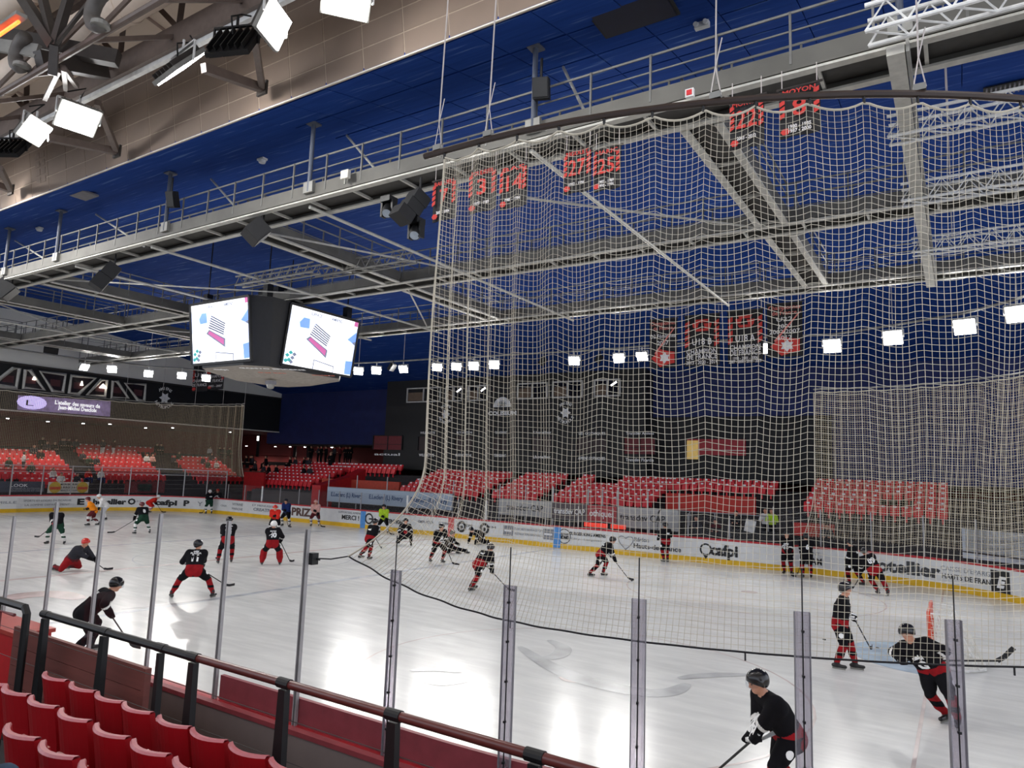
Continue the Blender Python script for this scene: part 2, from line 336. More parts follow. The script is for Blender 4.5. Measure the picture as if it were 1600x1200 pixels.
# adverts on the curved right corner
def curve_text(s, px, py, h, m, z, w, bold=.01, back='near'):
    best = None
    for k in range(400):
        q = arc_pt('far', -6 + k * .05); v = ray(px, py)
        if best is None or abs(q[0] * v[1] - q[1] * v[0]) / v[1] < best[0]: best = (abs(q[0] * v[1] - q[1] * v[0]) / v[1], q, k)
    s0 = -6 + best[2] * .05; o = text(s, h, m, BO, (0, 0, 0), (1, 0, 0), (0, 1, 0), 'advert_lettering', bold, .003, width=w); me = o.data
    co = np.empty(len(me.vertices) * 3); me.vertices.foreach_get('co', co); co = co.reshape(-1, 3)
    for v in co:
        q = arc_pt('far', s0 + v[0]); d = .02 + v[2]; v[0], v[1], v[2] = q[0] - q[2] * d, q[1] - q[3] * d, z + v[1]
    me.vertices.foreach_set('co', co.ravel()); me.update()
curve_text("Lhotellier", 1403, 890, .72, mat('charcoal print', '#3c3d40'), .66, 3.3, .03)
curve_text("CAISSE D'EPARGNE", 1517, 905, .26, M_INKG, .86, 2.3, 0); curve_text('HAUTS DE FRANCE', 1517, 920, .28, M_INK, .55, 2.25, .004)
q = min((arc_pt('far', -2 + k * .05) for k in range(300)), key=lambda q: abs(q[0] / q[1] - ray(1565, 915)[0] / ray(1565, 915)[1]))
mb = MB(); mb.box((q[0] - q[2] * .02, q[1] - q[3] * .02, .66), (.75, .03, .8), math.atan2(-q[2], q[3])); o = mb.build('advert_logo_block', M_INK, BO)
text('E', .55, M_INKW, o, (q[0] - q[2] * .045, q[1] - q[3] * .045, .62), (q[3], -q[2], 0), (0, 0, 1), 'logo_mark', .03, shear=.3)
# adverts on the left end
def left_text(s, px, h, m, z, w, bold=.01):
    k = min(range(800), key=lambda k: abs(arc_pt('left', -3 + k * .05)[0] / arc_pt('left', -3 + k * .05)[1] - ray(px, 785)[0] / ray(px, 785)[1])); s0 = -3 + k * .05
    o = text(s, h, m, BO, (0, 0, 0), (1, 0, 0), (0, 1, 0), 'advert_lettering', bold, .003, width=w); me = o.data
    co = np.empty(len(me.vertices) * 3); me.vertices.foreach_get('co', co); co = co.reshape(-1, 3)
    for v in co:
        q = arc_pt('left', s0 - v[0]); d = .02 + v[2]; v[0], v[1], v[2] = q[0] - q[2] * d, q[1] - q[3] * d, z + v[1]
    me.vertices.foreach_set('co', co.ravel()); me.update()
left_text('Lhotellier', 167, .55, M_INK, .66, 2.6, .03); left_text('cafpi', 260, .55, M_INK, .66, 1.75, .03); left_text('EM', 215, .2, M_INKG, .72, .5, 0)
left_text('SPORTS ET LOISIRS EN PICARDIE', 75, .2, M_INKG, .8, 3.2, 0); left_text('LA SOMME DEPARTEMENT', 75, .2, M_INKG, .5, 3.0, 0); left_text('MILLE', 10, .24, M_INKG, .7, 1.2, 0)
left_text('E', 126, .6, M_INK, .66, .5, .03); left_text('P', 291, .6, M_INK, .66, .5, .03); left_text('O', 206, .62, M_INK, .68, .55, .03)
left_text('VITRINE', 372, .26, M_INKG, .85, 1.3, 0); left_text('MARCHE', 372, .24, M_INKG, .5, 1.3, 0); left_text('CREA', 350, .2, M_INKG, .66, .7, 0); left_text('Y', 313, .5, M_INKG, .66, .5, 0)
# ------------------------------------------------------------------ protective glass: each pane a part
M_PANE = pane_mat('clear acrylic pane', (.96, .962, .965), .03); M_PANEF = pane_mat('hazy acrylic pane', (.96, .96, .96), .02, haze=.012)
M_POST = pane_mat('clear acrylic post', (.72, .70, .74), .05, haze=.13, hazecol=(.75, .72, .78)); M_ALU = mat('aluminium post', '#a3a1a2', .45, .3, .1, 4)
NG = thing('rink_glass', 'tall clear acrylic safety glass standing on the near boards', 'safety glass', (-5, 5.7, 1.2))
XS = [-17.9, -16.5, -15.0, -13.6, -12.2, -10.8, -9.3, -7.8, -6.35, -4.95, -3.58, -2.4, -1.17, -.14, .9, 1.8]
def pane(q0, q1, z0, z1, m, parent, th=.015, off=.06):
    a = Vector((q0[0] + q0[2] * off, q0[1] + q0[3] * off, 0)); b = Vector((q1[0] + q1[2] * off, q1[1] + q1[3] * off, 0)); d = (b - a); l = d.length - .05; u = d.normalized(); c = (a + b) / 2
    return MB().box((c.x, c.y, (z0 + z1) / 2), (l, th, z1 - z0), math.atan2(u.y, u.x)).build('glass_pane', m, parent)
for i, x in enumerate(XS):
    q = near_pt(x); zt = 3.36 if -12.9 < x < -6 else 3.05; wide = x > -6
    px_, py_ = q[0] + q[2] * .06, q[1] + q[3] * .06; rz = math.atan2(q[2], -q[3])
    if i + 1 < len(XS):
        pane(q, near_pt(XS[i + 1]), 1.22, 3.36 if -12.9 < (x + XS[i + 1]) / 2 < -5.5 else 3.05, M_PANE, NG)
    if wide:
        po = MB().box((px_ + q[2] * .025, py_ + q[3] * .025, (1.22 + zt) / 2), (.12, .025, zt - 1.22), rz).build('clear_stanchion', M_POST, NG)
        mb = MB()
        for e in (-.06, .06): mb.box((px_ + q[2] * .03 + math.cos(rz) * e, py_ + q[3] * .03 + math.sin(rz) * e, (1.22 + zt) / 2), (.006, .03, zt - 1.22), rz)
        mb.build('stanchion_edge', M_GREY, po)
        MB().cyl((px_ + q[2] * .045, py_ + q[3] * .045, 1.22), (px_ + q[2] * .045, py_ + q[3] * .045, 3.4), .006, 6).build('clamp_rod', M_BLACK, po)
        mb = MB()
        for z in (1.5, 1.85, 2.2, 2.55, 2.9): mb.box((px_ + q[2] * .05, py_ + q[3] * .05, z), (.02, .03, .02), rz)
        mb.build('clamp_bolt', M_BLACK, po)
    else:
        po = thing_post = MB().box((px_ - math.cos(rz) * .02, py_, (1.22 + zt) / 2), (.012, .04, zt - 1.22), rz).build('stanchion', M_ALU, NG)
        MB().box((px_ + .022, py_, (1.22 + zt) / 2), (.012, .04, zt - 1.22), rz).build('stanchion_edge', M_ALU, po)
        MB().box((px_, py_ + .012, (1.22 + zt) / 2), (.014, .02, zt - 1.22), rz).build('rubber_seal', M_BLACK if x > -8 else M_STEELD, po)
# puck-sized buffer block where the net is tied
FG = thing('rink_glass', 'lower hazy safety glass with slim posts along the far boards', 'safety glass', (-26, 34.8, 1.2))
ts = [-44.2 + 2.05 * i for i in range(28)]
for i, s in enumerate(ts):
    q = arc_pt('far', s + 0.0); zt = 2.35 if s < -5 else 2.9
    px_, py_ = q[0] + q[2] * .06, q[1] + q[3] * .06
    tall = i in (2, 9, 12)
    MB().box((px_, py_, (1.22 + zt) / 2), (.05 if not tall else .14, .05, zt - 1.22), math.atan2(-q[2], q[3])).build('stanchion', M_WHITE if tall else M_ALU, FG)
    if i + 1 < len(ts): pane(q, arc_pt('far', ts[i + 1]), 1.22, zt, M_PANEF, FG)
LG = thing('rink_glass', 'safety glass with pale posts and two rails across the left end boards', 'safety glass', (RX0, 20, 1.2))
ts = [.3 + 2.0 * i for i in range(17)]
for i, s in enumerate(ts):
    q = arc_pt('left', s); px_, py_ = q[0] + q[2] * .06, q[1] + q[3] * .06
    MB().box((px_, py_, 2.3), (.07, .06, 2.16), math.atan2(-q[2], q[3])).build('stanchion', M_ALU, LG)
    if i + 1 < len(ts): pane(q, arc_pt('left', ts[i + 1]), 1.22, 3.3, M_PANEF, LG)
pth = [arc_pt('left', .3 + .8 * i) for i in range(41)]
MB().slab(pth, [(.03, 3.3), (.03, 3.36), (.09, 3.36), (.09, 3.3)]).build('top_rail', M_ALU, LG)
MB().slab(pth, [(.11, 2.86), (.11, 2.9), (.15, 2.9), (.15, 2.86)]).build('rear_rail', M_ALU, LG)
# ------------------------------------------------------------------ goal
GO = thing('ice_hockey_goal', 'red framed ice hockey goal with white net on the right goal line', 'goal', (GLX, GLY, 0))
M_GP = mat('red goal post', '#c8452c', .4); M_GN = mat('white goal net', '#d8d6d0', .8)
ya, yb = GLY - .915, GLY + .915
MB().tube([(GLX, ya, 0), (GLX, ya, 1.22), (GLX, yb, 1.22), (GLX, yb, 0)], .04, 10).build('goal_frame', M_GP, GO)
bx = GLX + 1.05
base = [(GLX, ya, .04), (GLX + .7, ya - .05, .04), (bx, ya + .4, .04), (bx, yb - .4, .04), (GLX + .7, yb + .05, .04), (GLX, yb, .04)]
MB().tube(base, .035, 8).build('base_frame', M_WHITE, GO)
top = [(GLX, ya, 1.2), (GLX + .45, ya + .15, 1.18), (GLX + .5, GLY, 1.18), (GLX + .45, yb - .15, 1.18), (GLX, yb, 1.2)]
MB().tube(top, .02, 6).build('top_frame', M_WHITE, GO)
for yy in (ya + .1, yb - .1): MB().tube([(GLX + .45, yy + .05, 1.18), (GLX + .62, yy, .8), (GLX + .85, yy, .3), (bx - .1, yy + .1, .05)], .02, 6).build('back_brace', M_WHITE, GO)
mb = MB()
def lerp3(a, b, t): return Vector(a).lerp(Vector(b), t)
def poly_at(P, t):
    k = t * (len(P) - 1); i = min(int(k), len(P) - 2); return lerp3(P[i], P[i + 1], k - i)
for i in range(41):
    a = poly_at(base, i / 40); b = poly_at(top, i / 40); mb.tube([a, a.lerp(b, .5) + Vector((.06, 0, 0)), b], .006, 3, caps=False)
for j in range(1, 15): mb.tube([poly_at(base, i / 20).lerp(poly_at(top, i / 20), j / 15) for i in range(21)], .006, 3, caps=False)
for i in range(9): yy = ya + .15 + i * .19; mb.tube([(GLX, yy, 1.22), (GLX + .47, yy, 1.18)], .006, 3, caps=False)
tag(mb.build('goal_net', M_GN, GO), kind='stuff')
# ------------------------------------------------------------------ hall shell
def blue_mat():
    m = bpy.data.materials.new('blue ceiling panel'); m.use_nodes = True; nt = m.node_tree; N = nt.nodes; L = nt.links; b = N['Principled BSDF']
    tc = N.new('ShaderNodeTexCoord'); mp = N.new('ShaderNodeMapping'); mp.inputs['Scale'].default_value = (.55, 7, 7); mp.inputs['Rotation'].default_value = (0, 0, .04)
    nz = N.new('ShaderNodeTexNoise'); nz.inputs['Scale'].default_value = 1.1; nz.inputs['Detail'].default_value = 2; nz.inputs['Roughness'].default_value = .55
    L.new(tc.outputs['Object'], mp.inputs['Vector']); L.new(mp.outputs['Vector'], nz.inputs['Vector'])
    rp = N.new('ShaderNodeValToRGB'); e = rp.color_ramp.elements; e[0].position = .3; e[0].color = (.013, .046, .22, 1); e[1].position = .62; e[1].color = (.016, .056, .26, 1)
    k = e.new(.73); k.color = (.08, .15, .36, 1); L.new(nz.outputs['Fac'], rp.inputs['Fac']); L.new(rp.outputs['Color'], b.inputs['Base Color'])
    b.inputs['Roughness'].default_value = .9; b.inputs['Specular IOR Level'].default_value = .08; MATS['blue'] = m; return m
M_BLUE = blue_mat(); M_BLUED = mat('dark blue wall', '#16245a', .7, 0, .15, 1.5)
PROF = [(10.5, 12.97), (12.2, 13.4), (14, 13.82), (16, 14.2), (18, 14.45), (20, 14.58), (23, 14.6), (27, 14.35), (31, 13.9), (35, 13.3), (40, 12.4), (44, 11.7), (48, 11.0)]
def ceil_z(y):
    for (a, za), (b, zb) in zip(PROF, PROF[1:]):
        if a <= y <= b: return za + (zb - za) * (y - a) / (b - a)
    return PROF[-1][1]
mb = MB(); xs = [-58.2, 18]
lower = [(y, z) for y, z in PROF]; upper = [(y, z + .25) for y, z in PROF][::-1]
poly = [(xs[0], y, z) for y, z in lower + upper]; mb.prism(poly, (xs[1] - xs[0], 0, 0))
CEIL = struct('ceiling', mb, M_BLUE)
# ceiling panels that read singly in the photo, over the near right part of the hall
px0 = -15.2
for i in range(14):
    for (y0, y1) in ((10.6, 12.0), (12.05, 13.45), (13.5, 14.9), (14.95, 16.35), (16.4, 17.8), (17.85, 19.25), (19.3, 20.7)):
        x0 = px0 + 1.42 * i; ym = (y0 + y1) / 2; z0, z1 = ceil_z(y0), ceil_z(y1); d = random.uniform(.02, .035)
        MB().prism([(x0, y0, z0 - d), (x0, y1, z1 - d), (x0, y1, z1 + .05), (x0, y0, z0 + .05)], (1.395, 0, 0)).build('ceiling_panel', M_BLUE, CEIL)
# ceiling fittings
def fitting(name, label, cat, px, py, y, d, m, dz=.05):
    p = ony(px, py, y); z = ceil_z(p.y) if ceil_z(p.y) - p.z < 1.5 else p.z
    t = MB().box((p.x, p.y, z - d[2] / 2 - .03), d).build(name, m); tag(t, label, cat); return t
def on_ceiling(px, py):
    r = ray(px, py); lo, hi = 10.5, 47.0
    for _ in range(40):
        md = (lo + hi) / 2
        if CAM_H + r[2] / r[1] * md < ceil_z(md): lo = md
        else: hi = md
    return Vector((r[0] / r[1] * lo, lo, ceil_z(lo)))
p = on_ceiling(985, 12); hatch = thing('ceiling_hatch', 'dark square service hatch in the blue ceiling at the top edge', 'hatch', p)
MB().box(p - Vector((0, 0, .06)), (1.5, 1.1, .05)).build('hatch_cover', mat('black blue steel', '#10142a', .6), hatch); MB().box(p - Vector((0, 0, .03)), (1.62, 1.22, .05)).build('hatch_frame', M_DARK, hatch)
p = on_ceiling(1097, 30); e = thing('emergency_light', 'small white twin emergency light under the blue ceiling', 'light', p)
MB().box(p - Vector((0, 0, .14)), (.3, .12, .12)).build('housing', M_WHITE, e)
for s in (-1, 1): MB().cyl(p + Vector((s * .1, -.06, -.12)), p + Vector((s * .1, -.14, -.16)), .05, 10).build('lamp_head', M_WHITE, e)
for px, py, l in ((132, 303, 'pale ceiling access panel above the left end of the long walkway'), (62, 355, 'small pale ceiling detector above the leftmost walkway rail'), (410, 247, 'small white ceiling detector left of the hanging net')):
    p = on_ceiling(px, py); w = .9 if px == 132 else .3; t = thing('ceiling_detector', l, 'detector', p)
    MB().box(p - Vector((0, 0, .05)), (w, w * .6, .06)).build('base_plate', M_GREY if w > .5 else M_WHITE, t)
    if w < .5: MB().lathe(p - Vector((0, 0, .18)), [(.001, 0), (.1, .02), (.12, .08), (.12, .1)], 12).build('sensor_head', M_WHITE, t)
p = on_ceiling(1570, 135); v = thing('ceiling_vent', 'grey slatted air grille in the blue ceiling near the right edge', 'vent', p)
MB().box(p - Vector((0, 0, .05)), (.95, .5, .03)).build('frame', M_DARK, v)
for k in range(9): MB().box(p + Vector((-.4 + .1 * k, 0, -.09)), (.035, .46, .05)).build('slat', M_GREY, v)
# near fascia of large beige tiles
FT = (9.98, 16.1); FB = (10.5, 12.97); fn = Vector((0, -(FT[1] - FB[1]), -(FB[0] - FT[0]))).normalized(); fu = Vector((0, FT[0] - FB[0], FT[1] - FB[1])).normalized()
mb = MB(); mb.prism([(-62, FB[0] + .014, FB[1]), (-62, FB[0] + .06, FB[1]), (-62, FT[0] + .06, FT[1]), (-62, FT[0] + .014, FT[1])], (80, 0, 0))
FAS = struct('wall_fascia', mb, mat('pale tile joint', '#a89887', .8))
M_TILE = mat('beige fascia tile', '#7f6e61', .75, 0, .07, .8); tw, thh = 1.22, .53
tile_me = MB().box((tw / 2 - .015, .025, thh / 2 - .012), (tw - .035, .04, thh - .03), ax=None).mesh('fascia_tile', M_TILE)
ang = math.atan2(FT[0] - FB[0], FT[1] - FB[1])
cnt = 0
for r in range(6):
    for i in range(34):
        x = -33 + tw * i + (.0)
        if cnt >= 295 or x > 6: continue
        b = Vector((x, FB[0], FB[1])) + fu * (r * thh)
        o = link('fascia_tile', tile_me, None, FAS, b); o.rotation_euler = (-ang, 0, 0); cnt += 1
MB().beam((-62, FB[0] - .02, FB[1] - .02), (18, FB[0] - .02, FB[1] - .02), .03, .03).build('edge_trim', M_CREAM, FAS)
gp = ony(68, 263, 10.45); g = thing('fascia_grille', 'small square louvre grille in the beige tiled fascia at left', 'grille', gp)
gpo = gp + fn * .06
MB().box(gpo, (.8, .05, 1.25), ax=((1, 0, 0), fn, fu)).build('grille_frame', M_TILE, g)
for r in range(4):
    for c in range(2): MB().box(gpo + fn * .03 + Vector((-.18 + .36 * c, 0, 0)) + fu * (-.42 + .28 * r), (.3, .03, .2), ax=((1, 0, 0), fn, fu)).build('louvre', mat('dark tile', '#7d6d62', .8), g)
# roof over the near stand
mb = MB(); mb.prism([(-62, 10.2, 16.05), (-62, -12, 19.6), (-62, -12, 19.9), (-62, 10.2, 16.35)], (80, 0, 0)); ROOF = struct('ceiling_near', mb, mat('cream roof sheet', '#cbb9a6', .8, 0, .1, .4))
for i in range(28): MB().beam((-60 + 2.6 * i, 9.9, 16.07), (-60 + 2.6 * i, -8, 18.93), .07, .06).build('roof_joint', mat('brown joint', '#8a766a', .7), ROOF)
# ------------------------------------------------------------------ steel over the near stand
YB, ZB0, ZB1 = 8.6, 13.75, 14.35
g = thing('roof_truss', 'dark brown steel roof truss running along the beige fascia', 'truss', (-20, YB, ZB0))
MB().bb(-60, 16, YB - .15, YB + .15, ZB0, ZB1).build('bottom_chord', M_BROWNSTEEL, g)
MB().tube([(-60, 6.6, 12.8), (16, 6.6, 12.8)], .07, 8).build('side_chord', M_BROWNSTEEL, g)
MB().bb(-60, 16, 7.8, 8.05, 15.75, 15.95).build('top_chord', M_BROWNSTEEL, g)
for i in range(19):
    x = -44 + 2.6 * i
    MB().beam((x, YB, ZB1), (x + 1.3, 7.95, 15.8), .13, .13).build('diagonal', M_BROWNSTEEL, g)
    MB().beam((x + 2.6, YB, ZB1), (x + 1.3, 7.95, 15.8), .13, .13).build('diagonal', M_BROWNSTEEL, g)
    MB().beam((x, YB, ZB1 - .2), (x + .3, 6.6, 12.8), .1, .1).build('strut', M_BROWNSTEEL, g)
    MB().beam((x, 6.6, 12.8), (x + 1.3, 7.95, 15.8), .08, .08).build('diagonal', M_BROWNSTEEL, g)
MB().bb(-40, -9.4, YB - .05, YB + .06, ZB0 - .12, ZB0).build('cable_tray', M_WHITE, g)
for name, a, b, c in (('left', (75, 215), (183, 237), (152, 160)), ('middle', (318, 106), (410, 138), (398, 60)), ('far left', (-70, 262), (17, 297), (0, 262))):
    t = thing('roof_bracket', {'left': 'dark triangular steel bracket behind the pair of lit floodlights', 'middle': 'dark triangular steel bracket below the switched-off black floodlight', 'far left': 'dark triangular steel bracket cut by the left edge'}[name], 'bracket', ony(*a, 8.6))
    A, B, Cc = ony(*a, 8.4), ony(*b, 10.1), ony(*c, 8.6)
    MB().beam(A, B, .16, .2).build('lower_arm', M_BROWNSTEEL, t); MB().beam(Cc, B, .14, .16).build('upper_arm', M_BROWNSTEEL, t); MB().box(B, (.35, .06, .35)).build('end_plate', M_STEELD, t)
# transverse frame at upper left
t = thing('roof_frame', 'dark steel cross frame with fanning struts at the upper left corner', 'frame', ony(85, 75, 7.0))
nd = ony(85, 72, 6.2)
for a, y, w in (((18, -30), 6.0, .2), ((60, -30), 6.2, .15), ((118, -40), 6.3, .15), ((150, -10), 6.4, .07), ((82, 118), 6.3, .16)):
    MB().beam(nd, ony(*a, y), w, w).build('strut', M_STEELD, t)
MB().beam(ony(-30, 50, 6.0), ony(185, 92, 8.0), .25, .36).build('cross_beam', M_STEELD, t)
MB().beam(ony(60, 92, 6.6), ony(165, 112, 8.2), .26, .36).build('lower_beam', M_STEELD, t)
MB().beam(ony(-10, 70, 6.2), ony(60, 80, 6.6), .1, .3).build('perforated_bar', M_STEEL, t)
for a, b in (((98, 105), (120, 135)), ((100, 108), (103, 140)), ((92, 110), (70, 155))): MB().beam(ony(*a, 6.8), ony(*b, 8.0), .1, .1).build('strut', M_BROWNSTEEL, t)
# air ducts
M_DUCT = mat('cream insulated duct', '#d0bfae', .6, 0, .12, 1.5, .2)
for k, (pa, pb, y, r) in enumerate((((0, 128), (200, 6), 7.7, .4), ((-60, 95), (100, 0), 7.0, .36))):
    A, B = ony(*pa, y), ony(*pb, y); A.z = B.z = (A.z + B.z) / 2 + (.0 if k == 0 else .9); A.x -= 12; B.x += 12
    d = thing('air_duct', ['round cream air duct hanging beside the roof truss', 'round cream air duct at the top left corner'][k], 'duct', (A + B) / 2)
    MB().tube([A, B], r, 18).build('duct_tube', M_DUCT, d, True)
    n = 14
    for i in range(n): c = A.lerp(B, (i + .5) / n); MB().tube([c - Vector((.06, 0, 0)), c + Vector((.06, 0, 0))], r + .03, 18).build('flange', M_DUCT, d)
for k, (px, py) in enumerate(((155, 25), (35, 90))):
    p = ony(px, py, 6.5); d = thing('duct_elbow', ['dark grey duct elbow nearest the top edge beside the cream duct', 'dark grey duct elbow lower left beside the cream duct'][k], 'duct', p)
    pts = [p + Vector((.32 - .42 * math.sin(i * .45), -.1, .36 * math.cos(i * .45))) for i in range(8)]
    MB().tube(pts, .15, 14).build('elbow_tube', mat('grey rubber sleeve', '#5c5854', .6), d, True); MB().tube([pts[-1] + Vector((0, 0, .03)), pts[-1] - Vector((0, 0, .05))], .18, 14).build('collar', M_STEEL, d)
p = ony(10, 47, 5.5); t = thing('infrared_heater', 'glowing orange infrared heater at the top left corner', 'heater', p)
MB().box(p + Vector((0, 0, .12)), (1.3, .2, .08)).build('reflector', M_STEEL, t); MB().tube([p - Vector((.55, 0, 0)), p + Vector((.55, 0, 0))], .035, 8).build('heating_tube', mat('glowing orange element', '#ff5a20', .4, 0, .1, 9, 0, 6.0), t)
# ------------------------------------------------------------------ floodlights
def floodlight(p, aim, w, label, lit=True, group=None, power=1.0, small=False):
    p = Vector(p); a = Vector(aim).normalized(); X = a.cross(Vector((0, 0, 1))).normalized(); U = X.cross(a).normalized()
    t = thing('floodlight', label, 'floodlight', p, group); h = w * .85
    MB().box(p - a * .06, (w, .1, h), ax=(X, a, U)).build('housing', M_STEEL if lit else M_BLACK, t)
    fin = MB()
    for k in range(6): fin.box(p - a * .16 + X * (w * (-.4 + .16 * k)), (.025, .12, h * .9), ax=(X, a, U))
    fin.build('heat_sink', M_STEELD if lit else M_BLACK, t)
    if small: MB().box(p + a * .005, (w * .92, .03, h * .92), ax=(X, a, U)).build('lens', M_LAMP if lit else M_DARK, t)
    else:
        for i in (-1, 0, 1):
            for j in (-1, 1): MB().box(p + a * .005 + X * (w * .31 * i) + U * (h * .235 * j), (w * .29, .03, h * .44), ax=(X, a, U)).build('lens', M_LAMP if lit else M_DARK, t)
    yk = MB(); top = p - a * .1 * 0 + Vector((0, 0, h * .5 + .12))
    for s in (-1, 1): yk.beam(p + X * (s * (w / 2 + .03)), p + X * (s * (w / 2 + .03)) * 1 + (top - p) * .8, .05, .03)
    yk.beam(p + X * (w / 2 + .03) + (top - p) * .8, p - X * (w / 2 + .03) + (top - p) * .8, .06, .04); yk.cyl(p + (top - p) * .8, top + Vector((0, 0, .12)), .03, 8)
    yk.build('yoke', M_WHITE if lit else M_BLACK, t)
    if not small:
        c = MB(); c.tube([p - a * .2 + U * .1, p - a * .45 + U * .35, p - a * .3 + U * .75, top + X * .3 + Vector((0, 0, .1))], .02, 5); c.build('cable', M_RUBBER, t)
    if lit:
        ld = bpy.data.lights.new('flood_beam', 'SPOT'); ld.energy = FLOOD_W * power; ld.spot_size = math.radians(125); ld.spot_blend = .9; ld.shadow_soft_size = w * .35; ld.color = (1, .97, .92)
        lo = bpy.data.objects.new('flood_beam', ld); COL.objects.link(lo); lo.parent = t
        q = a.to_track_quat('-Z', 'Y'); lo.rotation_euler = q.to_euler(); lo.location = a * .06
    return t
toice = lambda p: Vector((max(-50, min(0, p.x * .8 - 4)), 20, 0)) - p
for px, py, w, aim, lit, lab in ((55, 205, .82, (.72, .35, -.55), 1, 'lit floodlight tilted sideways at the left edge of the roof beam'),
        (122, 186, .95, (.55, -.1, -.75), 1, 'square lit floodlight facing the viewer right of its tilted neighbour'),
        (18, 236, .85, (-.4, .7, -.6), 0, 'switched-off dark floodlight at the left picture edge'),
        (283, 108, 1.1, (.1, .75, -.6), 1, 'lit floodlight seen edge-on below the white cable tray'),
        (368, 72, 1.0, (-.3, .8, -.5), 0, 'switched-off black floodlight seen from behind on the roof beam'),
        (430, 38, .85, (.8, .35, -.35), 1, 'narrow lit floodlight turned sideways right of the black floodlight'),
        (541, -2, .9, (.3, -.25, -.8), 1, 'lit floodlight cut by the top edge over the beige fascia')):
    p = ony(px, py, 8.2); floodlight(p, aim, w, lab, bool(lit), None, .7)
for i in range(9):   # unseen lamps added to brighten the ice, extending the row out of view
    x = (-28, -32, -36, -41, -46, -51, -6, -1.5, 3)[i]
    floodlight(Vector((x, 8.2, 13.3)), (.25, .8, -.75) if x < -20 else (0, .5, -.9), .9, 'unseen floodlight added further along the roof beam to brighten the ice', True, 'floodlights added outside the picture', 1.4 if x < -20 else .2)
RINGF = [(560, 580), (588, 579), (630, 577), (683, 574), (713, 573), (740, 572), (772, 570), (897, 564), (967, 560), (1003, 557), (1190, 545), (1300, 541), (1395, 528), (1507, 511), (1590, 491), (132, 574), (175, 577), (232, 584), (284, 587), (322, 591)]
names = ['leftmost lit floodlight just right of the video cube', 'second lit floodlight right of the video cube', 'third lit floodlight right of the video cube', 'tilted lit floodlight just inside the left edge of the big net', 'second tilted lit floodlight inside the left part of the big net',
         'left one of the bright pair of floodlights above the black press boxes', 'right one of the bright pair of floodlights above the black press boxes', 'lit floodlight above the row of white framed windows', 'large lit floodlight left of the champion banners', 'slanted lit floodlight touching the left champion banner',
         'small lit floodlight between the right champion banners', 'lit floodlight right of the champion banners, leftmost of the bright four', 'second of the bright four floodlights at right', 'third of the bright four floodlights at right', 'largest floodlight at the right picture edge',
         'leftmost slanted floodlight over the left end windows', 'second floodlight over the left end windows', 'third floodlight over the left end windows', 'fourth floodlight over the left end, left of the junior banner', 'floodlight shining beside the junior champion banner']
for (px, py), nm in zip(RINGF, names):
    p = onz(px, py, 10.55); w = .78 if px > 1200 else .62
    slant = {683: (.5, -.6, -.6), 713: (.5, -.6, -.6), 132: (.8, .1, -.5), 175: (.7, -.6, -.4), 1003: (.0, -.75, -.6), 630: (.2, -.8, -.5)}.get(px, None)
    aim = Vector(slant) if slant else (Vector((p.x * .45 - 3, 14, 0)) - p)
    floodlight(p, aim, w, nm, True, None, .9, small=True)
for px, py, lab in ((614, 575, 'switched-off floodlight between lit ones right of the video cube'), (850, 566, 'switched-off floodlight above the white framed windows'), (938, 562, 'switched-off thin floodlight left of the largest lit pair')):
    floodlight(onz(px, py, 10.55), (.8, .2, -.5), .6, lab, False, small=True)
fp = [onz(px, py, 10.55) for px, py in RINGF]; LFT = sorted(fp[15:], key=lambda p: p.y); FAR_ = sorted(fp[:15], key=lambda p: p.x)
pts = [(p.x, p.y, 11.12) for p in [LFT[0] + Vector((0, -6, 0))] + LFT + [Vector((-48, 35.4, 0))] + FAR_ + [FAR_[-1] + Vector((1.6, -3.5, 0))]]
lr = thing('lighting_rail', 'long grey pipe carrying the far floodlights around the hall', 'rail', (-26, 36.2, 10.98)); MB().tube(pts, .06, 8).build('pipe', M_STEEL, lr)
for i in range(1, len(pts), 2):
    p = pts[i]; MB().cyl(p, (p[0], p[1], min(13.8, ceil_z(min(47, max(10.6, p[1]))))), .02, 5).build('suspension_rod', M_CABLE, lr)
